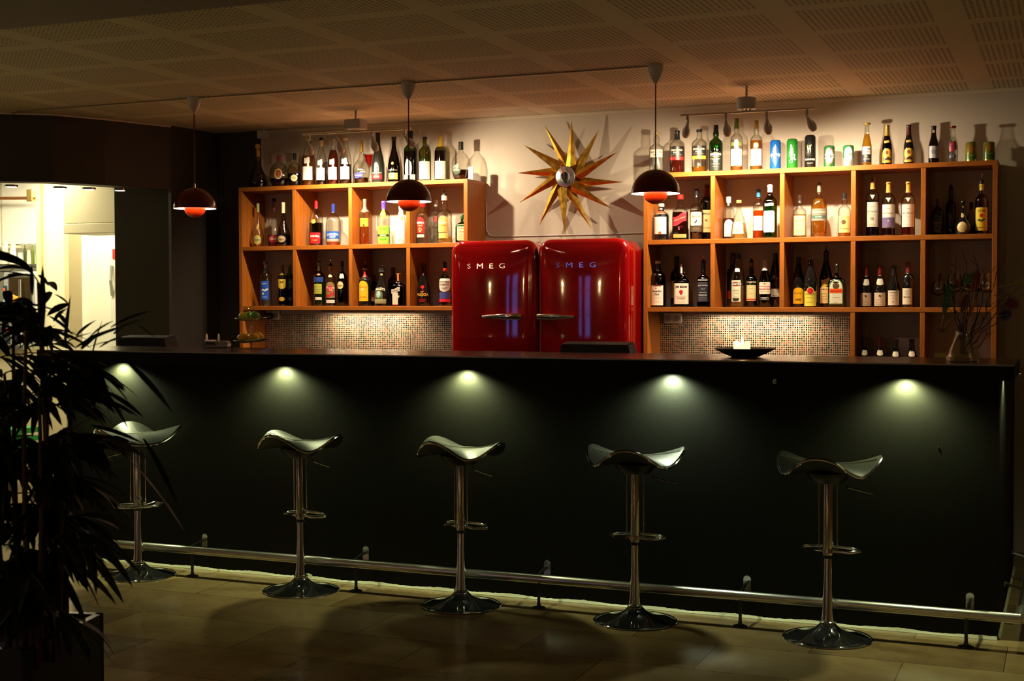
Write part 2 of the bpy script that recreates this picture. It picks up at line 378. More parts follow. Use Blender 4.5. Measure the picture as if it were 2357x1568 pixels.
cp = link('control_panel', B(-56*k, -45*k, -0.012, 0, 0.05, 0.25, 0.004), cmat((0.02, 0.06, 0.09), 0.3), ov)
for i in range(4): link('button', B(-54*k, -48*k, -0.017, -0.012, 0.07+i*0.045, 0.095+i*0.045, 0.002), cmat((0.9, 0.1, 0.02) if i == 3 else (0.3, 0.5, 0.6)), cp)
link('handle', T([(10*k, -0.05, 0.05), (10*k, -0.05, 0.30)], 0.012, 10), M_chrome, dr, True)
p = q+Vector((-20*k, -0.035, 0.145))
br = thing('bread_loaf', 'orange-brown loaf behind the oven door glass', 'bread', p)
bm = bmesh.new()
bmesh.ops.create_uvsphere(bm, u_segments=20, v_segments=12, radius=1)
for v in bm.verts: v.co = Vector((v.co.x*0.065*(1+0.1*math.sin(3*v.co.x)), v.co.y*0.010, v.co.z*0.03*(1+0.15*math.cos(6*v.co.x))))
link('crust', bm, cmat((0.9, 0.36, 0.03), 0.6), br, True)
for (px, w, hh, c, l, n) in ((42, 0.06, 0.16, (0.7, 0.7, 0.72), 'tall steel container on the counter under the bread oven', 'steel_container'), (11, 0.10, 0.14, (0.02, 0.02, 0.02), 'black coffee machine with red light under the bread oven', 'coffee_machine')):
    p = atY(px, 780, 8.45); r = thing(n, l, 'kitchen equipment', (p.x, p.y, 1.0))
    if n[0] == 's':
        link('body', lathe(bmesh.new(), [(w, 0), (w, hh), (w*0.9, hh), (w*0.9, 0.02)], 24), M_chrome, r, True); link('rim', T(arc((0, 0, hh), w, 0, 2*PI, 23), 0.004, 6, True), M_chrome, r, True)
    else:
        link('body', B(-w, w, 0, 0.2, 0, hh, 0.01), cmat(c), r); link('red_light', B(0.02, 0.07, -0.004, 0, hh-0.04, hh-0.015), mat('red led', (0.8, 0, 0), 0.4, 0, (1, 0.02, 0.02), 1.5), r)
kc = thing('kitchen_counter', 'pale kitchen counter below the oven', 'counter', (-8.3, 8.3, 0))
link('cabinet', B(-1.2, 0.75, 0, 0.9, 0, 0.96, 0.004), m_kc, kc); link('worktop', B(-1.2, 0.77, -0.03, 0.9, 0.96, 1.0, 0.004), M_steel, kc)
tr = thing('wooden_rack', 'low wooden rack under the green crate in the kitchen', 'rack', (-7.5, 7.42, 0))
link('top', B(-0.5, 0.62, 0, 0.4, 0.19, 0.215), cmat((0.4, 0.3, 0.12)), tr)
for x in (-0.48, 0.58):
    for y in (0.01, 0.35): link('leg', B(x, x+0.04, y, y+0.04, 0, 0.19), cmat((0.4, 0.3, 0.12)), tr)
cr = thing('green_crate', 'green plastic bottle crate on the wooden rack', 'crate', (-7.12, 7.45, 0.216))
bm = bmesh.new()
for z in (0, 0.06, 0.12, 0.18): box(bm, -0.2, 0.2, 0, 0.012, z, z+0.035); box(bm, 0.188, 0.2, 0, 0.3, z, z+0.035); box(bm, -0.2, -0.188, 0, 0.3, z, z+0.035); box(bm, -0.2, 0.2, 0.288, 0.3, z, z+0.035)
for x in (-0.2, -0.1, 0, 0.1, 0.186): box(bm, x, x+0.014, -0.002, 0.014, 0, 0.21)
link('basket', bm, cmat((0.01, 0.30, 0.05), 0.4), cr)
link('rim', B(-0.205, 0.205, -0.005, 0.305, 0.205, 0.22, 0.003), cmat((0.01, 0.30, 0.05), 0.4), cr)
kl = thing('ceiling_lamp', 'bright lamp on the kitchen ceiling', 'lamp', (-7.6, 7.9, CZ))
link('diffuser', B(-0.8, 0.8, -0.3, 0.3, -0.05, 0, 0.01), m_kw, kl)
light('kitchen_light', 'AREA', (-7.6, 7.9, CZ-0.06), 62, (1, 0.88, 0.58), (-7.6, 7.9, 0), parent=kl, shape='RECTANGLE', size=1.6, size_y=0.6)
light('kitchen_light_2', 'AREA', (-7.4, 8.75+0.2, CZ-0.06), 42, (1, 0.95, 0.75), (-7.4, 9, 0), parent=kl, shape='RECTANGLE', size=0.8, size_y=0.3)
# four small downlights in the underside of the opening, one round plate
for i, px in enumerate((40, 153, 218, 290)):
    X = [-5.86, -5.62, -5.50, -5.37][i]
    # intersect with the slanted wall, half way through its thickness
    best = min(range(101), key=lambda k: abs(px-( lambda P: 1178.5+FPX*(P-Vector((0,0,CAMH))).dot(CR)/depth(P))(Vector((*[PL[1][j]+(PL[5][j]-PL[1][j])*k/100 for j in (0, 1)], 2.05)))))
    x, y = [PL[1][j]+(PL[5][j]-PL[1][j])*best/100 for j in (0, 1)]
    x -= 0.063; y += 0.0245
    o = thing('recessed_spotlight', ['recessed spotlight in the black lintel above the oven', 'recessed spotlight in the black lintel above the cream wall', 'recessed spotlight in the black lintel above the overhead panel', 'recessed spotlight in the black lintel next to the olive panel'][i], 'spotlight', (x, y, 2.055), group='spotlights in the lintel')
    link('ring', lathe(bmesh.new(), [(0.03, -0.012), (0.04, -0.012), (0.042, 0)], 20, close=False), M_chrome, o, True)
    link('lens', lathe(bmesh.new(), [(0.0, -0.0135), (0.032, -0.0135)], 20, close=False), mat('lit lens', (1, 1, 1), 0.4, 0, (1, 0.93, 0.85), 3), o)

# ================================================================ BAR COUNTER
m_front = mat('bar front black', (0.012, 0.012, 0.009), 0.6, spec=0.08); t = NT(m_front); P, xyz = t.pos(); t.bump(t.noise(P, 260, 3), 0.25, 0.001)
m_top = mat('bar top', (0.035, 0.012, 0.004), 0.22, spec=0.6)
XL, XR = -4.86, -0.20; YB, YK = 5.432, 5.652
bar = thing('bar_counter', 'long black bar counter with overhanging glossy top across the room', 'bar counter', ((XL+XR)/2, YK, 0))
def brel(x0, x1, y0, y1, z0, z1, bev=0): c = bar.location; return B(x0-c.x, x1-c.x, y0-c.y, y1-c.y, z0, z1, bev)
link('front_panel', brel(XL+0.02, -0.263, YK, YK+0.05, 0.012, 1.04), m_front, bar)
link('side_panel', brel(-0.30, -0.262, YK+0.05, 7.2, 0.012, 1.03), m_front, bar)
link('side_panel', brel(XL+0.02, XL+0.06, YK+0.05, 6.0, 0.012, 1.04), m_front, bar)
tp = link('bar_top', brel(XL, XR, YB, 6.046, 1.04, 1.10, 0.002), [m_front, m_top], bar)
for pg in tp.data.polygons:
    if pg.normal.z > 0.9: pg.material_index = 1
link('edge_strip', brel(XL, XR, YB-0.002, YB+0.003, 1.0955, 1.1008), mat('pale edge', (0.35, 0.35, 0.33), 0.3), bar)  # thin pale strip along the front edge of the top
# ragged pale sealant along the foot of the front
bm = bmesh.new(); c = bar.location; random.seed(3); n = 400
top = []; bot = []
for i in range(n+1):
    x = XL+0.03+(-0.263-XL-0.03)*i/n
    zz = 0.010+0.003*random.random()+0.003*math.sin(i*0.21)+(0.011 if abs(x+3.42) < 0.035 else 0)
    top.append(bm.verts.new((x-c.x, -0.003, zz))); bot.append(bm.verts.new((x-c.x, -0.010, 0.001)))
for i in range(n): bm.faces.new((bot[i], bot[i+1], top[i+1], top[i]))
top = []; bot = []
for i in range(121):
    y = (7.2-YK)*i/120; zz = 0.012+0.006*random.random()+0.004*math.sin(i*0.4)
    top.append(bm.verts.new((-0.259-c.x, y, zz))); bot.append(bm.verts.new((-0.250-c.x, y, 0.001)))
for i in range(120): bm.faces.new((bot[i], bot[i+1], top[i+1], top[i]))
link('sealant_line', bm, cmat((0.62, 0.62, 0.42), 0.7), bar)
sc = atY(2160, 1030, YK); scw = link('screw', lathe(bmesh.new(), [(0.004, 0), (0.003, 0.002), (0, 0.003)], 10), M_chrome, bar)
scw.location = (sc.x-c.x, -0.001, sc.z); scw.rotation_euler = (PI/2, 0, 0)
ib = thing('under_counter', 'worktop behind the bar, lower than the bar top', 'counter', (-2.4, 6.06, 0))
link('worktop', B(-2.3, 1.9, 0, 0.42, 0.86, 0.90, 0.004), M_blackplastic, ib)
rm = thing('added_floor_mat', 'unseen black mat added behind the bar to absorb bounced light', 'mat', (-2.5, 6.78, 0.0005)); link('mat', B(-2.3, 2.2, -0.27, 0.26, 0, 0.01, 0.003), mat('black rubber', (0.015, 0.015, 0.015), 0.8), rm); link('cabinet', B(-2.3, 1.9, 0.0, 0.38, 0.0, 0.86), M_blackplastic, ib)  # mat added to keep light from bouncing up off the floor
# downlights under the overhang
LB = [-4.497, -3.531, -2.559, -1.590, -0.618]; labs = ['behind the leaves of the plant', 'above the second stool from the left', 'above the middle stool', 'above the second stool from the right', 'above the rightmost stool']
GRN = (0.92, 1.0, 0.52)
for i, x in enumerate(LB+[-0.222]):
    y = 5.612 if i < 5 else 6.0
    o = thing('under_bar_downlight', 'small greenish downlight under the bar overhang '+(labs+['on the right-hand side of the bar'])[i], 'downlight', (x, y if i < 5 else 5.98, 1.04), group='downlights under the bar top')
    link('housing', lathe(bmesh.new(), [(0.026, -0.006), (0.030, -0.006), (0.030, 0)], 24, close=False), M_steel, o, True)
    link('lens', lathe(bmesh.new(), [(0, -0.003), (0.026, -0.003)], 24, close=False), mat('green lit lens', (1, 1, 1), 0.4, 0, GRN, 3), o)
    light('downlight_lamp', 'SPOT', o.location+Vector((0, 0.0, -0.012)), 28.0 if i < 5 else 7, GRN if i != 3 else (0.85, 1, 0.68), o.location+(Vector((0, 0.20, -1)) if i < 5 else Vector((-0.2, 0, -1))), parent=o, spot_size=2.6, spot_blend=0.8, shadow_soft_size=0.014)
hk = thing('coat_hook', 'small grey hook on the bar front under the black dish', 'hook', atY(1783, 878, YK-0.004))
link('plate', B(-0.008, 0.008, 0, 0.004, -0.01, 0.012, 0.002), M_steel, hk); link('hook', T([(0, 0, 0.0), (0.002, -0.02, -0.006), (0.0, -0.028, 0.004), (-0.004, -0.02, 0.016), (0.004, -0.012, 0.018)], 0.0025, 8), M_steel, hk, True)

# foot rail
fr = thing('foot_rail', 'brushed steel foot rail along the foot of the bar', 'foot rail', (-2.3, 5.49, 0))
cr_ = atY(2351, 1424, 5.49); RZ = 0.128; c = fr.location
link('rail', T([(-4.55-c.x, 0, RZ), (cr_.x-c.x-0.002, 0, RZ), ], 0.0195, 16), M_steel, fr, True)
link('side_rail', T([(cr_.x-c.x, -0.0, RZ), (cr_.x-c.x, 1.5, RZ)], 0.0195, 16), M_steel, fr, True)
for i, (xa, xb) in enumerate(zip((-4.003, -3.089, -2.167, -1.261, -0.365), (-3.965, -3.055, -2.146, -1.254, -0.368))):
    bm = bmesh.new(); prof = [(-0.016, 0.115), (0.016, 0.115)]+[(0.016*math.cos(a), 0.165+0.016*math.sin(a)) for a in [PI*k/10 for k in range(11)]]
    # rounded wall plate
    a = [bm.verts.new((xa-c.x+x, YK-c.y-0.005, z)) for x, z in prof]; b = [bm.verts.new((xa-c.x+x, YK-c.y, z)) for x, z in prof]
    bm.faces.new(a); bm.faces.new(b[::-1])
    for k in range(len(prof)): bm.faces.new((a[k], a[(k+1) % len(prof)], b[(k+1) % len(prof)], b[k]))
    tube(bm, [(xa-c.x, YK-c.y-0.004, 0.15), (xa-c.x, YK-c.y-0.03, 0.15), (xa-c.x, 0.015, RZ)], 0.007, 8)
    link('wall_bracket', bm, mat('satin steel', (0.35, 0.35, 0.32), 0.22, 1), fr, True)
    bm = T([(xb-c.x, 0, RZ-0.015), (xb-c.x, 0, 0.008)], 0.007, 10); lathe(bm, [(0.030, 0.0), (0.030, 0.004), (0.010, 0.010), (0.008, 0.02)], 20, (xb-c.x, 0, 0))
    link('post', bm, cmat((0.05, 0.045, 0.035), 0.4, 0.5), fr, True)
for y in (0.55, 1.3):
    bm = T([(-0.262-c.x, y, 0.15), (cr_.x-c.x, y, RZ)], 0.008, 8); lathe(bm, [(0.012, -0.01), (0.012, 0.01)], 12, (-0.255-c.x, y, 0.15))
    link('wall_bracket', bm, mat('satin steel', (0, 0, 0)), fr, True)

# ================================================================ BAR STOOLS
m_lea = mat('black leather', (0.020, 0.021, 0.015), 0.42, spec=0.26); t = NT(m_lea); P, xyz = t.pos(); t.bump(t.noise(P, 220, 2), 0.08, 0.001)
m_enam = mat('glossy black enamel', (0.012, 0.012, 0.013), 0.05, 0.0, spec=0.9)
SW = [(0, .046), (15, .037), (30, .006), (42, -.024), (50, -.033), (60, -.028), (75, .0), (88, .028), (102, .040), (115, .030), (135, -.006), (155, -.030), (180, -.037)]
def seatw(phi):       # phi measured from the back lobe
    tot = 0
    for k in range(-4, 5):
        a = abs((phi+math.radians(k*2.2)+PI) % (2*PI)-PI); d = math.degrees(a)
        for (a0, w0), (a1, w1) in zip(SW, SW[1:]):
            if d <= a1+1e-6: tot += w0+(w1-w0)*(d-a0)/(a1-a0); break
    return tot/9
def seatr(phi):
    d = abs((phi+PI) % (2*PI)-PI); return 0.186+0.018*math.exp(-((math.degrees(d)-100)/28)**2)+0.006*math.cos(d)
SEAT0 = 0.70
def make_stool():
    r = thing('bar_stool', 'x', 'bar stool')
    # seat: the back lobe points to -Y in stool space
    bm = bmesh.new(); N, K = 72, 12; top = []; bot = []
    for j in range(1, K+1):
        ra, rb = [], []
        for i in range(N):
            ph = 2*PI*i/N; f = j/K; R = seatr(ph)*f; w = seatw(ph)*f**2.2
            x, y = R*math.sin(ph), -R*math.cos(ph)
            ra.append(bm.verts.new((x, y, SEAT0+w))); rb.append(bm.verts.new((x, y, SEAT0+w-0.016-0.010*(1-f)*2)))
        top.append(ra); bot.append(rb)
    ct = bm.verts.new((0, 0, SEAT0)); cb2 = bm.verts.new((0, 0, SEAT0-0.036))
    for i in range(N):
        j = (i+1) % N
        bm.faces.new((ct, top[0][i], top[0][j])); bm.faces.new((cb2, bot[0][j], bot[0][i]))
        for a, b in zip(top, top[1:]): bm.faces.new((a[i], b[i], b[j], a[j]))
        for a, b in zip(bot, bot[1:]): bm.faces.new((a[i], a[j], b[j], b[i]))
        bm.faces.new((top[-1][i], bot[-1][i], bot[-1][j], top[-1][j]))
    seat = link('seat', bm, m_lea, r, True)
    link('chrome_rim', T([(seatr(p)*1.008*math.sin(p), -seatr(p)*1.008*math.cos(p), SEAT0+seatw(p)-0.008) for p in [2*PI*i/96 for i in range(96)]], 0.0055, 8, True), M_chrome, seat, True)
    bm = bmesh.new()
    for s in (-0.006, 0.006):
        pts = []
        for i in range(33):
            y = -0.185+0.37*i/32; ph = math.atan2(s, -y); rr = math.hypot(s, y); f = min(1, rr/seatr(ph)); pts.append((s, y, SEAT0+seatw(ph)*f**2.2+0.0012))
        tube(bm, pts, 0.0011, 5)
        pts = []
        for i in range(33):
            x = -0.19+0.38*i/32; ph = math.atan2(x, -s); rr = math.hypot(s, x); f = min(1, rr/seatr(ph)); pts.append((x, s, SEAT0+seatw(ph)*f**2.2+0.0012))
        tube(bm, pts, 0.0011, 5)
    link('stitching', bm, cmat((0.45, 0.45, 0.36)), seat, True)
    link('mounting_plate', lathe(bmesh.new(), [(0.06, SEAT0-0.075), (0.085, SEAT0-0.05), (0.09, SEAT0-0.034), (0.03, SEAT0-0.034)], 28), M_blackplastic, r, True)
    link('upper_column', lathe(bmesh.new(), [(0.0205, 0.335), (0.021, 0.337), (0.021, SEAT0-0.06)], 32), M_chrome, r, True)
    link('collar_ring', lathe(bmesh.new(), [(0.0195, 0.322), (0.0195, 0.336)], 32), M_blackplastic, r, True)
    link('lower_column', lathe(bmesh.new(), [(0.027, 0.062), (0.0235, 0.10), (0.0195, 0.18), (0.0180, 0.26), (0.0180, 0.33)], 32), M_chrome, r, True)
    link('base_collar', lathe(bmesh.new(), [(0.030, 0.050), (0.033, 0.055), (0.029, 0.060), (0.033, 0.065), (0.033, 0.070), (0.027, 0.075)], 32), M_chrome, r, True)
    link('base', lathe(bmesh.new(), [(0.172, 0), (0.175, 0.003), (0.174, 0.006), (0.150, 0.010), (0.110, 0.017), (0.075, 0.028), (0.048, 0.043), (0.033, 0.058)], 64), m_enam, r, 'all')
    link('base_edge', T(arc((0, 0, 0.004), 0.1745, 0, 2*PI, 63)[:-1], 0.003, 8, True), M_chrome, r, True)
    # foot ring on the front side (+Y) with two upright rods
    pts = [(-0.036, -0.005, 0.352)]+[(-0.036, 0.0, 0.352), (-0.085, -0.012, 0.352)]
    for i in range(17):
        a = PI+PI*0.0-PI*i/16; pts.append((0.120*math.cos(a), 0.03+0.072*math.sin(a), 0.352))
    pts += [(0.085, -0.012, 0.352), (0.036, 0.0, 0.352), (0.036, -0.005, 0.352)]
    fr_ = link('foot_ring', T(pts, 0.0065, 10), M_chrome, r, True)
    bm = bmesh.new(); lathe(bm, [(0.026, 0.345), (0.026, 0.360)], 24)
    for s in (-1, 1): tube(bm, [(s*0.022, 0, 0.352), (s*0.038, 0, 0.352)], 0.007, 8)
    link('ring_clamp', bm, M_chrome, fr_, True)
    for s in (-1, 1): link('support_rod', T([(s*0.036, 0, 0.345), (s*0.036, 0, SEAT0-0.05)], 0.0032, 8), M_chrome, r, True)
    link('height_lever', T([(0.03, 0.0, SEAT0-0.055), (0.050, 0.0, SEAT0-0.062), (0.078, 0.004, SEAT0-0.094), (0.165, 0.008, SEAT0-0.112), (0.172, 0.008, SEAT0-0.112)], 0.0032, 8), M_chrome, r, True)
    return r
st = make_stool()
def copy_tree(o, parent=None):
    c = o.copy(); COL.objects.link(c); c.parent = parent
    for ch in o.children: copy_tree(ch, c)
    return c
SPOTS = [(-4.219, 5.406, 192, 0.703, 'leftmost black leather stool, partly behind the plant leaves, its back turned to the bar'), (-3.298, 5.404, -41, 0.70, 'second black leather stool from the left, turned sideways under its downlight'),
         (-2.481, 5.407, -41, 0.70, 'middle black leather stool with chrome column, turned sideways'), (-1.683, 5.416, -11, 0.705, 'second black leather stool from the right, its raised back towards the room'), (-0.887, 5.424, -12, 0.70, 'rightmost black leather stool beside the bar corner')]
for i, (x, y, az, h, lab) in enumerate(SPOTS):
    o = st if i == 0 else copy_tree(st)
    # direction to camera at this spot; azimuth positive towards image right
    tc = math.atan2(-y, -x); a = tc+math.radians(az)
    o.location = (x, y, 0); o.rotation_euler = (0, 0, a+PI/2)
    o['label'] = lab; o['group'] = 'bar stools in front of the bar'

# ================================================================ PENDANT LAMPS
m_red = mat('dark red enamel', (0.10, 0.002, 0.003), 0.18, spec=0.5); m_inw = mat('lamp inner white', (0.9, 0.85, 0.85), 0.4)
m_bowl = mat('orange red bowl', (0.85, 0.06, 0.006), 0.3)
m_cord = cmat((0.12, 0.005, 0.01), 0.6)
def make_pendant():
    r = thing('pendant_lamp', 'x', 'pendant lamp')       # origin at ceiling
    zr = 1.853-CZ; R = 0.116
    link('ceiling_cup', lathe(bmesh.new(), [(0.036, 0.0), (0.037, -0.006), (0.036, -0.03), (0.028, -0.058), (0.014, -0.080), (0.004, -0.091)], 32), mat('cup plastic', (0.55, 0.50, 0.48), 0.3), r, True)
    link('cord', T([(0, 0, -0.085), (0, 0, 1.985-CZ)], 0.0032, 8), m_cord, r, True)
    link('cord_grip', T([(0, 0, 1.966-CZ), (0, 0, 1.99-CZ)], 0.006, 10), M_chrome, r, True)
    n = 16; out = [(R*math.cos(a), zr+0.116*math.sin(a)) for a in [PI/2*i/n for i in range(n)]]+[(0.004, zr+0.116)]
    up = link('upper_shade', lathe(bmesh.new(), out, 48, close=False), m_red, r, 'all')
    link('inner_lining', lathe(bmesh.new(), [(R*0.985*math.cos(a), zr+0.113*math.sin(a)) for a in [PI/2*i/n for i in range(n)]], 48, close=False), m_inw, up, 'all')
    bz = 1.803-CZ; rb = 0.058
    lo = link('lower_bowl', lathe(bmesh.new(), [(0.002, bz)]+[(rb*math.sin(a), bz+rb*0.9*(1-math.cos(a))) for a in [PI/2*i/12 for i in range(1, 13)]]+[(rb, bz+0.066)], 40, close=False), m_bowl, r, 'all')
    link('rods', T([(0.05, 0, bz+0.06), (0.05, 0, zr+0.09)], 0.0015, 6), M_chrome, lo)
    bu = link('bulb', lathe(bmesh.new(), [(0.006, bz+0.02), (0.010, bz+0.040), (0.017, bz+0.052), (0.016, bz+0.064), (0.001, bz+0.073)], 20), mat('lit bulb', (1, 1, 1), 0.4, 0, (1, 0.8, 0.6), 6), r, True)
    return r
pd = make_pendant()
for i, (x, lab) in enumerate(((-4.468, 'leftmost red dome pendant lamp, hanging before the black wall'), (-3.152, 'middle red dome pendant lamp, hanging before the left shelf'), (-1.840, 'rightmost red dome pendant lamp, hanging before the right shelf'))):
    o = pd if i == 0 else copy_tree(pd)
    o.location = (x, 6.24, CZ); o['label'] = lab; o['group'] = 'red pendant lamps above the bar'
    light('pendant_bulb', 'POINT', (x, 6.24, 1.803+0.088), 7, (1.0, 0.72, 0.55), parent=o, shadow_soft_size=0.012)
cb_ = thing('ceiling_cable', 'thin cable along the ceiling joining the lamp cups', 'cable', (-4.0, 6.24, CZ))
q = atZ(26, 262, CZ-0.01); q2 = atZ(45, 256, CZ-0.006)
link('cable', T([q-cb_.location, q2-cb_.location, (-4.5+4.0, -0.0, -0.005), (-3.15+4, 0, -0.005), (-1.84+4, 0, -0.005)], 0.004, 6), cmat((0.25, 0.2, 0.14)), cb_, True)
for x in (-4.57, -4.38, -3.25, -3.05, -1.95): link('clip', B(x+4.0-0.006, x+4.0+0.006, -0.008, 0.008, -0.011, 0, 0.001), cmat((0.5, 0.45, 0.35)), cb_)
# ================================================================ SHELF UNITS
ZR = [2.0605, 1.6844, 1.3049]; ZL = [2.0706, 1.6911, 1.3102]; TH = 0.026
def shelf(label, xs, zs, x0, x1, low, name='wall_shelf_unit', full=()):
    r = thing(name, label, 'shelf', ((x0+x1)/2, YS, 0.9)); c = r.location
    w = 0.0125
    def bb(a, b, z0, z1, y0=YS, y1=YW-0.002): return B(a-c.x, b-c.x, y0-c.y, y1-c.y, z0-c.z, z1-c.z, 0.0015)
    link('shelf_board', bb(x0, x1, zs[0]-TH, zs[0]), M_wx, r)
    for z in zs[1:]: link('shelf_board', bb(x0+2*w, x1-2*w, z-TH, z, YS+0.002), M_wx, r)
    link('side_panel', bb(x0, x0+2*w, low, zs[0]-TH), M_wz, r); link('side_panel', bb(x1-2*w, x1, low if x1 > -1 else zs[2]-TH, zs[0]-TH), M_wz, r)
    lv = [zs[0]-TH]+zs[1:]
    for x in xs:
        for a, b in ((zs[1], zs[0]-TH), (zs[2], zs[1]-TH)): link('divider', bb(x-w, x+w, a, b, YS+0.003), M_wz, r)
        if x in full: link('divider', bb(x-w, x+w, low, zs[2]-TH, YS+0.003), M_wz, r)
    return r
LX = (atY(552.6, 432, YS).x-0.0125, atY(1076, 412, YS).x); RX = (atY(1481, 560, YS).x, atY(2295.5, 560, YS).x)
shL = shelf('left pine shelf unit full of bottles, beside the black wall', [atY(p, 500, YS).x for p in (676.5, 805.5, 938.5)], ZL, LX[0], LX[1], 0.92)
dR = [atY(p, 560, YS).x for p in (1640, 1799.5, 1963.5, 2124.5)]
shR = shelf('right pine shelf unit with bottles, cans and stemmed glasses', dR, ZR, RX[0], RX[1], 0.92, full=(dR[2], dR[3]))
link('bottom_board', B(dR[2]-shR.location.x, RX[1]-0.025-shR.location.x, 0.0, 0.262, 0.0, 0.022), M_wx, shR)
# back counters under the shelves
for a, b, l in ((XB, -3.36, 'dark back counter under the left shelf unit'), (-2.235, -0.3, 'dark back counter under the right shelf unit')):
    r = thing('back_counter', l, 'counter', (a, 7.08, 0)); link('cabinet', B(0, b-a, 0.02, YW-7.08-0.002, 0, 0.87), M_blackplastic, r); link('worktop', B(0, b-a, 0, YW-7.08-0.002, 0.87, 0.898, 0.003), M_blackplastic, r)
# mosaic tiles
m = mat('mosaic tiles', (0.2, 0.1, 0.05), 0.12, 0.55, spec=0.9); t = NT(m); P, xyz = t.pos(); pt = 0.01245
ux = t.m('DIVIDE', xyz[0], pt); uz = t.m('DIVIDE', xyz[2], pt)
wob = t.m('MULTIPLY', t.m('SUBTRACT', t.noise(P, 9, 2), 0.5), 0.5)
ux = t.m('ADD', ux, wob); uz = t.m('ADD', uz, wob)
fx = t.m('FRACT', ux); fz = t.m('FRACT', uz)
ax = t.m('ABSOLUTE', t.m('SUBTRACT', fx, 0.5)); az = t.m('ABSOLUTE', t.m('SUBTRACT', fz, 0.5))
edge = t.m('MAXIMUM', ax, az); grout = t.m('GREATER_THAN', edge, 0.385)
wn = t.n('ShaderNodeTexWhiteNoise'); cb = t.n('ShaderNodeCombineXYZ'); t.l(t.m('FLOOR', ux), cb.inputs[0]); t.l(t.m('FLOOR', uz), cb.inputs[2]); t.l(cb.outputs[0], wn.inputs['Vector'])
tc = t.ramp(wn.outputs['Value'], [(0.0, (0.035, 0.03, 0.018)), (0.45, (0.12, 0.085, 0.045)), (0.62, (0.40, 0.10, 0.035)), (0.85, (0.32, 0.14, 0.06)), (1.0, (0.18, 0.15, 0.08))])
tc.node.color_ramp.interpolation = 'CONSTANT'
t.l(t.mix(grout, tc, (0.62, 0.56, 0.46)), t.b.inputs['Base Color'])
t.l(t.m('MULTIPLY', t.m('SUBTRACT', 1, grout), 0.35), t.b.inputs['Metallic']); t.l(t.m('ADD', 0.18, t.m('MULTIPLY', grout, 0.4)), t.b.inputs['Roughness'])
t.bump(t.m('SUBTRACT', 0.5, t.m('MULTIPLY', edge, edge)), 0.5, 0.004)
struct('wall_mosaic_left', B(LX[0]+0.025, -3.345, YW-0.012, YW-0.001, 0.9, 1.255), m)
struct('wall_mosaic_right', B(RX[0]+0.025, dR[2]-0.0125, YW-0.012, YW-0.001, 0.9, 1.255), m)
# lamps under the shelves
for x0, x1, z, l in ((-4.43, -3.80, ZL[2]-TH, 'slim lamp under the left shelf unit, lighting the mosaic'), (-1.94, -1.32, ZR[2]-TH, 'slim lamp under the right shelf unit, lighting the mosaic')):
    r = thing('under_shelf_lamp', l, 'lamp', ((x0+x1)/2, 7.55, z), group='lamps under the shelves'); h = (x1-x0)/2
    link('housing', B(-h, h, -0.03, 0.045, -0.014, 0, 0.003), cmat((0.25, 0.17, 0.08)), r)
    link('diffuser', B(-h+0.02, h-0.02, -0.02, 0.035, -0.0165, -0.014), M_white, r)
    light('lamp_light', 'AREA', ((x0+x1)/2, 7.555, z-0.020), 4.2, (1, 0.76, 0.46), ((x0+x1)/2, 7.60, 0), parent=r, shape='RECTANGLE', size=(x1-x0)*0.9, size_y=0.03)
# sockets
for px, py, wd, l in ((1549, 733, 0.105, 'white double socket on the mosaic under the right shelf'), (629, 726, 0.09, 'white double socket in the shade under the left shelf')):
    p = atY(px, py, YW-0.02); r = thing('wall_socket', l, 'socket', (p.x, YW-0.012, p.z))
    link('plate', B(-wd/2, wd/2, -0.012, 0, -0.028, 0.032, 0.004), M_white, r)
    for s in (-1, 1): q_ = link('outlet', lathe(bmesh.new(), [(0.018, 0), (0.018, 0.004), (0, 0.004)], 20), cmat((0.3, 0.28, 0.25)), r, True); q_.location = (s*wd*0.24, -0.012, 0); q_.rotation_euler = (PI/2, 0, 0)
    if px < 700: q_ = link('plug', lathe(bmesh.new(), [(0.022, 0), (0.022, 0.05), (0.015, 0.06), (0, 0.06)], 20), M_blackplastic, r, True); q_.location = (-0.015, -0.014, -0.005); q_.rotation_euler = (PI/2, 0, 0)

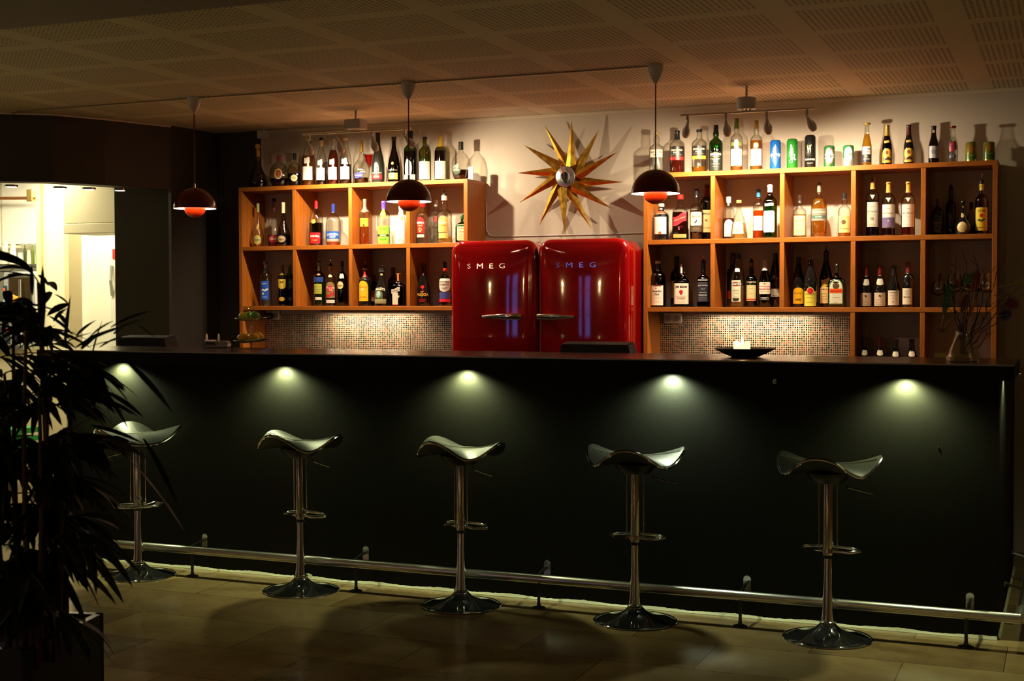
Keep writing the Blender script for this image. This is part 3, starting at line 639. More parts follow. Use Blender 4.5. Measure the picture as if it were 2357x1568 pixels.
# ================================================================ REFRIGERATORS
m_fr = mat('glossy red enamel', (0.31, 0.0025, 0.004), 0.05, spec=0.6, coat=0.3)
def rounded(w, h, r, n=10):
    pts = []
    for cx, cy, a0 in ((w-r, h-r, 0), (r, h-r, PI/2), (r, r, PI), (w-r, r, 1.5*PI)):
        for i in range(n+1): a = a0+PI/2*i/n; pts.append((cx+r*math.cos(a), cy+r*math.sin(a)))
    out = []
    for i, p in enumerate(pts):
        q = pts[(i+1) % len(pts)]; out.append(p)
        if i % (n+1) == n: out += [(p[0]+(q[0]-p[0])*k/18, p[1]+(q[1]-p[1])*k/18) for k in range(1, 18)]
    return out
def fridge(x, label, side):
    W_, H_, z0 = 0.538, 0.968, 0.722
    r = thing('refrigerator', label, 'refrigerator', (x, 7.136, z0), group='red refrigerators')
    def body(y0, y1, ins, rad, crown=0, edge=0.02, grow=0.0):
        bm = bmesh.new(); rings = []
        levels = []
        m_ = 7
        for i in range(m_+1): a = PI/2*i/m_; levels.append((y0+edge*(1-math.sin(a)), ins+edge*(1-math.cos(a)) if True else 0))
        # a from 0: side, to 90deg: front face
        for k, (y, s) in enumerate(levels):
            rr = max(rad-s, 0.012); P_ = rounded(W_-2*s, H_-2*s, rr); rings.append([bm.verts.new((s+a, y, s+b)) for a, b in P_])
        back = [bm.verts.new((v.co.x, y1, v.co.z)) for v in rings[0]]
        n = len(back); bm.faces.new(back)
        for a, b in zip([back]+rings, rings):
            for i in range(n): bm.faces.new((a[i], b[i], b[(i+1) % n], a[(i+1) % n]))
        # crowned front: inner rings shrinking to the middle
        last = rings[-1]; cx, cz = W_/2, H_/2; prev = last
        for f in [0.985, 0.965, 0.94, 0.91, 0.87, 0.82, 0.76, 0.69, 0.61, 0.52, 0.43, 0.34, 0.25, 0.16, 0.07]:
            ring = []
            for v in last:
                x_ = cx+(v.co.x-cx)*f; z_ = cz+(v.co.z-cz)*f
                K = lambda a, b: crown*max(0, 1-((a-cx)/(W_/2))**2)*max(0, 1-((b-cz)/(H_/2))**6); d = K(x_, z_)-K(v.co.x, v.co.z)*f**20
                ring.append(bm.verts.new((x_, y0-d, z_)))
            for i in range(n): bm.faces.new((prev[i], ring[i], ring[(i+1) % n], prev[(i+1) % n]))
            prev = ring
        bm.faces.new(prev)
        return bm
    link('body', body(0.062, 0.50, 0.004, 0.085, 0, 0.01), m_fr, r, 'all')
    link('door_seal', body(0.050, 0.066, 0.010, 0.08, 0, 0.002), cmat((0.25, 0.22, 0.22)), r, True)
    door = link('door', body(0.0, 0.052, 0.0, 0.075, 0.016, 0.034), m_fr, r, 'all')
    # chrome lettering
    vs, fs, ar = text_mesh('SMEG', 0.0, 0, 2.1)
    w = 0.205; bm = bmesh.new(); cx = 0.238
    vv = [[bm.verts.new((cx+x_*w*1.15, -0.0155-d, H_-0.148+y_*w*0.80)) for x_, y_ in vs] for d in (0.004, 0)]
    for f in fs:
        bm.faces.new([vv[0][i] for i in f])
    from collections import Counter
    ec = Counter(tuple(sorted((f[i], f[(i+1) % len(f)]))) for f in fs for i in range(len(f)))
    for (a, b), k in ec.items():
        if k == 1: bm.faces.new((vv[0][a], vv[0][b], vv[1][b], vv[1][a]))
    link('lettering', bm, M_chrome, door)
    hx = (0.22, 0.462) if side > 0 else (0.012, 0.235)
    # tapered bar handle
    bm = bmesh.new(); rings = []; n = 14; a0, a1 = (hx if side > 0 else hx[::-1])
    for i in range(n+1):
        f = i/n; x_ = a0+(a1-a0)*f; hh = 0.008+0.010*min(1, f*1.8)*(1 if f < 0.93 else 0.8); yy = -0.018-0.028*math.sin(PI*min(1, f*0.75+0.12))
        rings.append([bm.verts.new((x_, yy+p[0]*0.012, H_-0.437+p[1]*hh)) for p in [(math.cos(2*PI*k/16), math.sin(2*PI*k/16)) for k in range(16)]])
    for a, b in zip(rings, rings[1:]):
        for k in range(16): bm.faces.new((a[k], a[(k+1) % 16], b[(k+1) % 16], b[k]))
    bm.faces.new(rings[0]); bm.faces.new(rings[-1][::-1])
    hd_ = link('handle', bm, M_chrome, door, True)
    link('handle_base', B(min(hx)+0.02 if side < 0 else max(hx)-0.07, min(hx)+0.07 if side < 0 else max(hx)-0.02, -0.03, 0.0, H_-0.449, H_-0.425, 0.004), M_chrome, hd_)
    for x_ in (0.06, W_-0.10): link('foot', lathe(bmesh.new(), [(0.02, -0.012), (0.02, 0.004)], 12, (x_, 0.12, 0)), M_blackplastic, r)
    return r
fridge(-3.342, 'left glossy red refrigerator, its handle at the right edge of the door', 1)
fridge(-2.797, 'right glossy red refrigerator, its handle at the left edge of the door', -1)
ppl = thing('refrigerator_plinth', 'dark low cupboard that carries the two red refrigerators', 'cupboard', (-3.34, 7.11, 0))
link('cabinet', B(0, 1.09, 0.03, 0.54, 0, 0.68), M_blackplastic, ppl); link('top', B(0, 1.09, 0, 0.54, 0.68, 0.708, 0.003), M_blackplastic, ppl)

# ================================================================ STARBURST CLOCK
cc = atY(1307, 408, 7.585)
clk = thing('starburst_clock', 'brass starburst wall clock with twelve folded rays above the refrigerators', 'clock', (cc.x, YW, cc.z)); 
m_br = mat('aged brass', (0.62, 0.36, 0.045), 0.30, 1.0); t = NT(m_br); tcn = t.n('ShaderNodeTexCoord'); nn = t.noise(tcn.outputs['Object'], 30, 4)
t.l(t.ramp(nn, [(0.3, (0.45, 0.24, 0.03)), (0.7, (0.72, 0.45, 0.07))]), t.b.inputs['Base Color']); t.l(t.m('ADD', 0.22, t.m('MULTIPLY', nn, 0.2)), t.b.inputs['Roughness'])
hub_ = link('hub', lathe(bmesh.new(), [(0.072, 0), (0.075, 0.004), (0.075, 0.036), (0.064, 0.042), (0.062, 0.112), (0, 0.112)], 40), cmat((0.08, 0.015, 0.008), 0.35), clk, True)
hub_.rotation_euler = (PI/2, 0, 0)
tips = [(752, 100), (905, 148), (1018, 280), (1045, 452), (988, 610), (865, 730), (715, 762), (557, 703), (450, 573), (427, 400), (472, 238), (588, 123)]
for i, (tx, ty) in enumerate(tips):
    p = atY(1020+tx/2.53, 240+ty/2.53, 7.56); v = Vector((p.x-cc.x, p.z-cc.z)); 
    if i == 6: tip6 = v
    R = v.length; e = v/R; n_ = Vector((e.y, -e.x))      # n_: clockwise side
    zt = -0.105 + (0.02 if i % 2 else 0.0); 
    off = 0.032                                                      # base is shifted clockwise
    b1 = e*0.062+n_*(off-0.040); b2 = e*0.078+n_*(off+0.022); rid = e*0.060+n_*(off-0.006); r2 = e*0.095+n_*(off+0.004)
    bm = bmesh.new(); y0 = zt
    def V(q, y): return bm.verts.new((q.x, y, q.y))
    tp_ = V(v, y0-0.002); a = V(b1, y0+0.006); b = V(b2, y0+0.006); m1 = V(rid+n_*0.0, y0-0.012)
    tpb = V(v, y0+0.003); ab = V(b1, y0+0.010); bb_ = V(b2, y0+0.010); mb = V(rid, y0-0.006)
    for f in ((tp_, a, m1), (tp_, m1, b), (tpb, mb, ab), (tpb, bb_, mb), (tp_, tpb, ab, a), (tp_, b, bb_, tpb), (a, ab, mb, m1), (m1, mb, bb_, b)): bm.faces.new(f)
    ry = link('ray', bm, m_br, clk)
    link('ray_rod', T([(e.x*0.058, -0.03, e.y*0.058), (b1.x*0.5+b2.x*0.5, y0+0.004, b1.y*0.5+b2.y*0.5)], 0.004, 8), cmat((0.08, 0.015, 0.008), 0.35), ry, True)
bm = bmesh.new(); lathe(bm, [(0.060, 0.042), (0.061, 0.055), (0.054, 0.060), (0, 0.060)], 40); d = link('dial', bm, mat('silver dial', (0.62, 0.63, 0.66), 0.28, 0.9), clk, True); d.rotation_euler = (PI/2, 0, 0); d.location = (0, -0.058, 0)
bm = bmesh.new(); lathe(bm, [(0.030, 0.060), (0.030, 0.063), (0, 0.063)], 30, (0.0, 0, 0)); lathe(bm, [(0.014, 0.060), (0.014, 0.063), (0, 0.063)], 20, (0.006, -0.018, 0)); e_ = link('dial_centre', bm, cmat((0.75, 0.78, 0.85), 0.3), d, True)
bm = bmesh.new(); pts = [(-0.019, 0.010), (0.019, 0.010), (0.017, -0.012), (0.008, -0.042), (0.0, -0.046), (-0.012, -0.02)]
pts = [(0.022*math.cos(a), 0.006+0.022*math.sin(a)) for a in [PI*k/10 for k in range(11)]]+[(-0.018, -0.012), (0.004, -0.044), (0.010, -0.044), (0.020, -0.012)]
a = [bm.verts.new((x, y, 0.066)) for x, y in pts]; b = [bm.verts.new((x, y, 0.069)) for x, y in pts]
bm.faces.new(a[::-1]); bm.faces.new(b)
for k in range(len(pts)): bm.faces.new((a[k], a[(k+1) % len(pts)], b[(k+1) % len(pts)], b[k]))
link('hour_hand', bm, M_blackplastic, d)
link('minute_hand', T([(0.0, -0.012, 0.074), (-0.004, 0.02, 0.074), (-0.030, 0.085, 0.074)], [0.0035, 0.0035, 0.001], 6), cmat((0.45, 0.03, 0.01), 0.4), d, True)

# ================================================================ CEILING SPOT RAILS
SPY = 7.05
def rail(px0, py0, px1, py1, mpx, heads, label, mount_box):
    a, b = atY(px0, py0, SPY), atY(px1, py1, SPY); mz = (a.z+b.z)/2; m0 = atY(mpx, py0, SPY).x
    r = thing('spotlight_rail', label, 'spotlight rail', (m0, SPY, mz))
    link('rail', T([(a.x-m0, 0, 0), (b.x-m0, 0, 0)], 0.0065, 10), M_steel, r, True)
    if mount_box: link('canopy', B(-0.052, 0.052, -0.05, 0.05, 0.012, 0.068, 0.006), mat('grey canopy', (0.42, 0.40, 0.42), 0.35), r)
    else: link('canopy', lathe(bmesh.new(), [(0.05, 0.012), (0.052, 0.016), (0.052, 0.068), (0.048, 0.072)], 32), mat('grey canopy', (0.42, 0.40, 0.42), 0.35), r, True)
    link('stem', T([(0, 0, 0.06), (0, 0, CZ-mz)], 0.006, 12), mat('grey canopy', (0, 0, 0)), r, True)
    for s in (-0.02, 0.0, 0.02): link('connector', B(s-0.004, s+0.004, -0.006, 0.006, 0.004, 0.016), M_chrome, r)
    for px, tiltx in heads:
        x = atY(px, py0, SPY).x-m0
        hd = bpy.data.objects.new('spot_head', None); 
        ax = Vector((math.sin(tiltx), 0.62, -math.cos(tiltx))).normalized()   # direction the lamp points
        p0 = Vector((x, 0, -0.045)); 
        prof = [(0.0035, -0.015), (0.006, 0.0), (0.009, 0.018), (0.011, 0.030), (0.019, 0.045), (0.0225, 0.060), (0.0215, 0.078), (0.015, 0.092)]
        bm = lathe(bmesh.new(), prof, 28, close=False)
        q = ax.to_track_quat('Z', 'Y').to_matrix().to_4x4()
        bm.transform(Matrix.Translation(p0-ax*0.01) @ q)
        sp = link('spot_head', bm, mat('smoky head shell', (0.55, 0.53, 0.55), 0.12, spec=0.9), r, 'all')
        bm = T([(x, 0, 0), (x, 0, -0.04)], 0.005, 8); box(bm, x-0.006, x+0.006, -0.006, 0.006, -0.03, -0.006)
        tube(bm, [(x, 0, -0.038), p0+Vector((0, 0.0, 0.0))], 0.004, 8)
        link('bracket', bm, M_chrome, sp, True)
        bm = lathe(bmesh.new(), [(0, 0.084), (0.0165, 0.084)], 24, close=False); bm.transform(Matrix.Translation(p0-ax*0.01) @ q)
        link('lens', bm, mat('warm lit lens', (1, 1, 1), 0.4, 0, (1, 0.75, 0.45), 12), sp)
        lp = Vector(r.location)+p0+ax*0.086
        light('spot_lamp', 'SPOT', lp, SPOTW, (1, 0.78, 0.50), lp+ax, parent=r, spot_size=2.7, spot_blend=1.0, shadow_soft_size=0.010)
    return r
SPOTW = 38.0
rail(697, 308, 945, 297, 819, [(708, 0.0), (778, 0.03), (857, 0.03), (932, 0.62)], 'left ceiling rail with four small spotlights above the left shelf', True)
rail(1567, 261, 1874, 253, 1718, [(1583, -0.35), (1671, 0.0), (1765, 0.03), (1858, 0.42)], 'right ceiling rail with four small spotlights above the right shelf', False)
wb = thing('junction_box', 'white cable box at the top corner of the white wall', 'junction box', (-4.92, YW, 2.44)); link('box', B(-0.04, 0.04, -0.04, 0, -0.03, 0.022, 0.004), M_white, wb)
link('duct', B(-0.024, -0.012, -0.012, 0, -1.2, -0.03), M_white, wb)
ws = thing('wall_cable', 'white cable hanging from the ceiling trim behind the left rail', 'cable', (-3.8, YW-0.01, 2.46)); link('cable', T([(0.08, 0, 0), (0.03, -0.01, -0.03), (0.02, -0.02, -0.09), (0.0, -0.06, -0.11)], 0.003, 6), M_white, ws, True)
ws = thing('wall_cable', 'white cable along the wall just above the red refrigerators', 'cable', (-3.2, YW-0.006, 1.74)); a = atY(1119, 500, YW-0.01); b = atY(1490, 547, YW-0.01)
link('cable', T([(a.x+3.2, 0, 0.2), (a.x+3.2, 0, 0.04), (a.x+3.22, 0, 0.005), (a.x+3.26, 0, -0.004), (-2.6+3.2, 0, -0.004), (b.x+3.2, 0, 0.0)], 0.003, 6), M_white, ws, True)

# ================================================================ ON THE BAR
dp = atZ(1714, 822, 1.1)
ds = thing('black_dish', 'wide shallow black dish on the bar top under the white candle', 'dish', (dp.x, dp.y-0.0, 1.1005))
link('bowl', lathe(bmesh.new(), [(0.055, 0), (0.062, 0.002), (0.095, 0.016), (0.122, 0.030), (0.132, 0.036), (0.131, 0.0385), (0.118, 0.034), (0.09, 0.022), (0.05, 0.010), (0, 0.009)], 48), mat('matt black ceramic', (0.012, 0.012, 0.012), 0.45), ds, True)
m_wax = mat('glowing wax', (0.9, 0.8, 0.62), 0.5, 0, (1.0, 0.66, 0.34), 1.8)  # emission puts the flame's glow into the wax itself
cd = thing('pillar_candle', 'burnt-down white pillar candle standing in the black dish', 'candle', (dp.x-0.012, dp.y, 1.1105))
bm = bmesh.new(); N = 40; prev = None; rings = []
for r_, z_ in ((0.034, 0), (0.036, 0.003), (0.036, 0.02), (0.0358, 0.045), (0.033, 0.050), (0.029, 0.046), (0.0, 0.036)):
    rings.append([bm.verts.new((r_*math.cos(2*PI*i/N), r_*math.sin(2*PI*i/N), z_+(0.010*math.sin(2*PI*i/N*2+2.4)+0.004*math.sin(i*1.3) if z_ >= 0.045 else 0))) for i in range(N)])
for a, b in zip(rings, rings[1:]):
    for i in range(N): bm.faces.new((a[i], a[(i+1) % N], b[(i+1) % N], b[i]))
bm.faces.new(rings[0][::-1])
link('wax', bm, m_wax, cd, 'all'); link('wick', T([(0, 0, 0.034), (0.001, 0, 0.046)], 0.001, 6), M_blackplastic, cd)
link('flame', lathe(bmesh.new(), [(0.001, 0.044), (0.006, 0.050), (0.0065, 0.057), (0.003, 0.070), (0.0003, 0.080)], 16), mat('flame', (1, 0.8, 0.4), 0.5, 0, (1, 0.75, 0.35), 14), cd, True)
light('candle_light', 'POINT', (dp.x-0.012, dp.y, 1.1105+0.062), 0.5, (1, 0.6, 0.25), parent=cd, shadow_soft_size=0.008)

def screen(px0, px1, pyt, Y, label):
    a, b = atY(px0, pyt, Y), atY(px1, pyt, Y)
    r = thing('till_screen', label, 'till', ((a.x+b.x)/2, Y, 0.9005)); w = (b.x-a.x)/2; zt = a.z-0.9
    bm = bmesh.new()
    q = [(-w, 0.0, zt-0.012), (w, 0, zt-0.012), (w+0.03, -0.02, zt-0.10), (-w-0.0, -0.02, zt-0.10), (-w, 0.10, zt), (w, 0.10, zt), (w+0.03, 0.13, zt-0.12), (-w, 0.13, zt-0.12)]
    vs = [bm.verts.new(p) for p in q]
    for f in ((0, 1, 2, 3), (4, 7, 6, 5), (0, 4, 5, 1), (1, 5, 6, 2), (2, 6, 7, 3), (3, 7, 4, 0)): bm.faces.new([vs[i] for i in f])
    bmesh.ops.bevel(bm, geom=bm.edges[:], offset=0.004, segments=2, affect='EDGES')
    link('casing', bm, mat('satin black', (0.012, 0.012, 0.012), 0.6, spec=0.2), r)
    link('screen', B(-w+0.015, w-0.015, 0.128, 0.131, zt-0.11, zt-0.01), M_blackplastic, r)
    link('foot', B(-0.08, 0.08, 0.0, 0.15, 0, 0.012, 0.003), M_blackplastic, r); link('neck', B(-0.03, 0.03, 0.06, 0.09, 0.01, zt-0.05), M_blackplastic, r)
screen(1290, 1445, 787, 6.12, 'black till screen seen from behind, in front of the right refrigerator')
screen(272, 378, 772, 6.12, 'black till screen seen from behind, at the left end of the bar')
# card terminal
tp_ = atZ(492, 803, 1.1); ct = thing('card_terminal', 'small grey payment terminal with paper roll on the bar, left of the fruit stand', 'card terminal', (tp_.x-0.065, 5.95, 1.1005), 0.35)
link('casing', B(-0.045, 0.075, -0.04, 0.05, 0, 0.034, 0.008), mat('terminal grey', (0.30, 0.27, 0.28), 0.3, 0.3), ct)
link('printer_housing', T([(-0.045, -0.03, 0.026), (0.018, -0.03, 0.026)], 0.017, 16), mat('terminal grey', (0, 0, 0)), ct, True)
link('slot', B(-0.036, 0.012, -0.050, -0.034, 0.022, 0.034, 0.002), M_blackplastic, ct)
for x in (-0.043, 0.020): q_ = link('paper_holder', lathe(bmesh.new(), [(0.022, -0.002), (0.022, 0.002)], 24), mat('terminal grey', (0, 0, 0)), ct, True); q_.rotation_euler = (0, PI/2, 0); q_.location = (x, -0.005, 0.052)
link('keypad', B(0.03, 0.068, -0.035, 0.03, 0.033, 0.037, 0.001), cmat((0.5, 0.45, 0.4)), ct)
# fruit stand (behind the bar, on the lower worktop)
fs_ = atY(578, 700, 6.2); Zf = 6.2/YS*0+1
st2 = thing('fruit_stand', 'two-tier silver fruit stand with twisted stem behind the bar', 'fruit stand', (fs_.x, 6.2, 0.9005))
zt = atY(578, 734, 6.2).z-0.9; zl = atY(580, 784, 6.2).z-0.9; ztop = atY(578, 703, 6.2).z-0.9
pts = []; 
for i in range(90): z = 0.02+(ztop-0.05-0.02)*i/89; pts.append((0.0025*math.cos(i*0.8), 0.0025*math.sin(i*0.8), z))
bm = T(pts, 0.003, 6); tube(bm, arc((0, 0, ztop-0.022), 0.016, -PI/2, 1.5*PI, 18, 'xz')[:-1], 0.0022, 6, True)
link('stem', bm, M_chrome, st2, True)
link('foot', lathe(bmesh.new(), [(0.075, 0), (0.07, 0.006), (0.012, 0.018), (0.004, 0.03)], 28), M_steel, st2, True)
for z, R, tl in ((zl, 0.096, 0.085), (zt, 0.088, 0.03)):
    bm = lathe(bmesh.new(), [(0.004, 0), (R*0.5, 0.001), (R*0.85, 0.008), (R, 0.016), (R*0.99, 0.018), (R*0.82, 0.010), (R*0.5, 0.004), (0.004, 0.003)], 40, close=False)
    bm.transform(Matrix.Translation((0, 0, z-0.012)) @ Matrix.Rotation(-tl, 4, 'Y')); link('tray', bm, mat('worn silver', (0.40, 0.36, 0.22), 0.3, 1), st2, True)
def fruit(px, py, Y, r_, kind, label, sq=1.0):
    p = atY(px, py, Y); o = thing('lemon' if kind == 'lemon' else 'lime', label, kind, p, group='citrus fruit on the fruit stand')
    bm = bmesh.new(); bmesh.ops.create_uvsphere(bm, u_segments=24, v_segments=16, radius=r_)
    for v in bm.verts:
        k = abs(v.co.x)/r_; v.co.x *= 1.0+(0.28 if kind == 'lemon' else 0.10)*k**3; v.co.z *= sq
    bm.transform(Matrix.Rotation(random.uniform(-0.3, 0.5), 4, 'Z'))
    c = (1.0, 0.56, 0.02) if kind == 'lemon' else ((0.60, 0.70, 0.03) if 'yellowish' in label else (0.12, 0.42, 0.02))
    m_ = mat('peel %s' % str(c), c, 0.35)
    if not m_.get('b'): t = NT(m_); P, xyz = t.pos(); t.bump(t.noise(P, 350, 2), 0.2, 0.001); m_['b'] = 1
    link('peel', bm, m_, o, 'all'); link('stem_end', lathe(bmesh.new(), [(0.003, 0), (0.002, 0.002), (0, 0.002)], 8, (0, 0, r_*sq*0.98)), cmat((0.1, 0.06, 0.02)), o)
fruit(559, 728.0, 6.165, 0.0215, 'lime', 'yellowish lime at the left of the upper tray'); fruit(570, 726, 6.24, 0.021, 'lime', 'dark green lime behind the stem on the upper tray', 0.95)
fruit(585.5, 726.5, 6.17, 0.0225, 'lime', 'glossy green lime right of the stem on the upper tray'); fruit(591, 728, 6.225, 0.019, 'lime', 'dark lime half hidden at the right of the upper tray')
fruit(560, 777, 6.15, 0.0265, 'lemon', 'yellow lemon at the left of the lower tray', 0.85); fruit(583, 776, 6.15, 0.027, 'lemon', 'yellow lemon in the middle of the lower tray, before the stem', 0.88)
fruit(594, 774.5, 6.215, 0.024, 'lemon', 'yellow lemon at the right of the lower tray')
nt = atY(2152, 822, 6.2); nc = thing('folded_note', 'small yellow folded paper behind the bar, left of the vase', 'paper', (nt.x, 6.2, 0.9))
zz = nt.z-0.9; bm = bmesh.new(); vs = [bm.verts.new(p) for p in ((0, 0, zz-0.1), (0.03, 0, zz-0.10), (0.045, 0.02, zz+0.016), (-0.004, 0, zz+0.018), (0.0, 0.002, zz-0.1), (0.03, 0.002, zz-0.10), (0.045, 0.022, zz+0.016), (-0.004, 0.002, zz+0.018))]
for f in ((0, 1, 2, 3), (7, 6, 5, 4), (0, 4, 5, 1), (1, 5, 6, 2), (2, 6, 7, 3), (3, 7, 4, 0)): bm.faces.new([vs[i] for i in f])
link('sheet', bm, cmat((0.75, 0.7, 0.2)), nc); link('holder', B(-0.01, 0.05, -0.01, 0.012, 0.0005, zz-0.09), M_blackplastic, nc)

# ================================================================ VASE WITH TWIGS AND FEATHERS
vp = atZ(2216, 832, 1.1); vs_ = thing('glass_vase', 'conical clear glass vase with amber bottom at the right end of the bar', 'vase', (vp.x, vp.y, 1.1005))
g_v = glass('vase glass', (0.93, 0.92, 0.88), 0.16, 0.75)
link('glass', lathe(bmesh.new(), [(0.060, 0), (0.064, 0.004), (0.063, 0.014), (0.052, 0.045), (0.036, 0.085), (0.027, 0.115), (0.029, 0.122), (0.026, 0.122), (0.0245, 0.114), (0.034, 0.084), (0.050, 0.045), (0.060, 0.016), (0.0, 0.010)], 40), g_v, vs_, True)
link('coloured_sand', lathe(bmesh.new(), [(0.055, 0.011), (0.058, 0.016), (0.054, 0.028), (0, 0.030)], 32), mat('amber gel', (0.75, 0.50, 0.16), 0.12), vs_, True)
random.seed(21)
tw = thing('twig_bundle', 'bundle of thin dark twigs standing in the glass vase', 'twigs', (vp.x, vp.y, 1.14))
bm = bmesh.new()
def twig(tx, ty, bend=0.02, Y=None):
    p = atY(tx, ty, Y or vp.y+random.uniform(-0.06, 0.10)); e = p-Vector((vp.x, vp.y, 1.14)); s = Vector((random.uniform(-0.012, 0.012), random.uniform(-0.012, 0.012), -0.02))
    n = 9; pts = []
    for i in range(n+1):
        f = i/n; q = s.lerp(e, f); k = math.sin(f*PI)*bend; q += Vector((k*random.uniform(0.6, 1.4), 0, -k*0.3)); q.x += random.uniform(-1, 1)*0.004*(f > 0.2); 
        if f < 0.35: q.x *= 0.75; q.y *= 0.75
        pts.append(q)
    tube(bm, pts, [0.0032-0.0022*i/n for i in range(n+1)], 6)
    for j in (5, 6, 7, 8):
        if random.random() < 0.75:
            d = Vector((random.uniform(-1, 1), random.uniform(-0.5, 0.5), random.uniform(0.2, 1))).normalized()*random.uniform(0.02, 0.06)
            tube(bm, [pts[j], pts[j]+d*0.6, pts[j]+d+Vector((0, 0, 0.004))], [0.0014, 0.001, 0.0005], 5)
for x, y, b in ((2215, 577, 0.03), (2203, 590, -0.02), (2250, 610, 0.03), (2240, 582, 0.05), (2265, 615, -0.02), (2290, 612, -0.03), (2190, 625, -0.015), (2300, 605, 0.02), (2180, 640, 0.01), (2330, 640, 0.03), (2320, 675, -0.02), (2270, 762, 0.02), (2345, 660, 0.0), (2225, 640, 0.01)): twig(x, y, b)
link('twigs', bm, cmat((0.05, 0.03, 0.02), 0.7), tw, True)
def feather(px, py, px2, py2, w, c, label, dy=0.0, hang=True):
    a, b = atY(px, py, vp.y+dy), atY(px2, py2, vp.y+dy+0.01); r = thing('feather', label, 'feather', a, group='dyed feathers on the twigs')
    d = b-a; L = d.length; e = d/L; s = e.cross(Vector((0, 1, 0))).normalized(); bm = bmesh.new(); n = 26
    for side in (-1, 1):
        for i in range(n):
            f = i/n; ww = w*math.sin(PI*(0.12+0.85*f))**0.7*random.uniform(0.75, 1.1); ww *= 1.3; p0 = e*L*f; p1 = e*L*(f+1.25/n); q = e*L*min(1.05, f+0.13)+s*side*ww+Vector((0, random.uniform(-0.006, 0.006), 0))
            th = Vector((0, 0.0012, 0)); A = [bm.verts.new(p) for p in (p0, q, p1)]; Bv = [bm.verts.new(p+th) for p in (p0, q, p1)]
            bm.faces.new(A); bm.faces.new(Bv[::-1])
            for k in range(3): bm.faces.new((A[k], A[(k+1) % 3], Bv[(k+1) % 3], Bv[k]))
    link('vane', bm, cmat(tuple(min(1, 1.7*q) for q in c), 0.7), r); link('quill', T([-e*0.05, e*0, e*L], [0.0016, 0.0014, 0.0005], 5), cmat((0.4, 0.35, 0.25)), r)
for a in ((2172, 725, 2187, 655, 0.020, (0.005, 0.11, 0.04), 'dark green feather low on the left of the vase twigs'), (2222, 655, 2243, 628, 0.020, (0.005, 0.16, 0.04), 'bright green feather at the top middle of the vase twigs'),
          (2243, 672, 2248, 625, 0.020, (0.14, 0.008, 0.008), 'red feather at the upper right of the vase twigs'), (2212, 660, 2195, 648, 0.018, (0.12, 0.006, 0.006), 'small red feather lying across the vase twigs'), (2213, 720, 2225, 680, 0.020, (0.08, 0.01, 0.006), 'dark brown-red feather in the middle of the vase twigs'),
          (2232, 735, 2242, 680, 0.014, (0.30, 0.14, 0.01), 'ochre feather right of the middle of the vase twigs'), (2315, 692, 2343, 705, 0.03, (0.12, 0.006, 0.006), 'red feather at the far right, beyond the shelf'), (2300, 728, 2328, 722, 0.025, (0.005, 0.01, 0.09), 'dark blue feather at the far right, beyond the shelf'),
          (2325, 655, 2370, 645, 0.016, (0.22, 0.18, 0.02), 'yellow feather at the right edge of the photo'), (2172, 755, 2165, 765, 0.012, (0.10, 0.04, 0.04), 'small dusky feather hanging left of the vase neck'), (2205, 735, 2200, 715, 0.015, (0.3, 0.2, 0.18), 'pale tip of a feather above the vase neck')):
    feather(*a, dy=random.uniform(-0.05, 0.05))

# ================================================================ BAMBOO PALM
random.seed(11)
m_leaf = mat('dark palm leaf', (0.012, 0.020, 0.006), 0.5, spec=0.25); m_cane = cmat((0.06, 0.025, 0.012), 0.6)
pb = atZ(238, 1411, 0.46); a13 = 0.235
pl_ = thing('square_planter', 'tall square black planter in the lower left corner', 'planter', (pb.x, pb.y, 0), a13)
link('pot', box(box(box(box(B(-0.44, 0, -0.42, -0.40, 0, 0.46), -0.44, 0, -0.02, 0, 0, 0.46), -0.02, 0, -0.42, 0, 0, 0.46), -0.44, -0.42, -0.42, 0, 0, 0.46), -0.44, 0, -0.42, 0, 0, 0.03), mat('black planter', (0.010, 0.010, 0.010), 0.3), pl_)
link('soil', B(-0.42, -0.02, -0.40, -0.02, 0.03, 0.41), cmat((0.02, 0.014, 0.008), 0.9), pl_)
R13 = Matrix.Rotation(a13, 3, 'Z'); ctr = Vector((pb.x, pb.y, 0))+R13 @ Vector((-0.22, -0.2, 0))
pt_ = thing('bamboo_palm', 'dark bamboo palm with drooping narrow leaves growing in the black planter', 'plant', (ctr.x, ctr.y, 0.41))
Yp = ctr.y
def leaf(bm, p, d, L, w, droop):
    """one narrow pointed leaf with a folded midrib"""
    d = d.normalized(); n = 7; s0 = d.cross(Vector((0, 0, 1))); s0 = (s0 if s0.length > 0.1 else Vector((1, 0, 0))).normalized()
    rows = []; q = Vector(p); dd = Vector(d)
    roll = random.uniform(-0.7, 0.7)
    for i in range(n+1):
        f = i/n; ww = w*(math.sin(PI*min(1, f*0.93+0.07))**0.8)*(1-f*0.25)
        up = s0.cross(dd).normalized(); s = (s0*math.cos(roll)+up*math.sin(roll))
        rows.append((bm.verts.new(q-s*ww+up*ww*0.25), bm.verts.new(q), bm.verts.new(q+s*ww+up*ww*0.25)))
        dd = (dd+Vector((0, 0, -droop/n))).normalized(); q = q+dd*(L/n)
    for a, b in zip(rows, rows[1:]):
        bm.faces.new((a[0], a[1], b[1], b[0])); bm.faces.new((a[1], a[2], b[2], b[1]))
fol = bmesh.new(); c0 = pt_.location
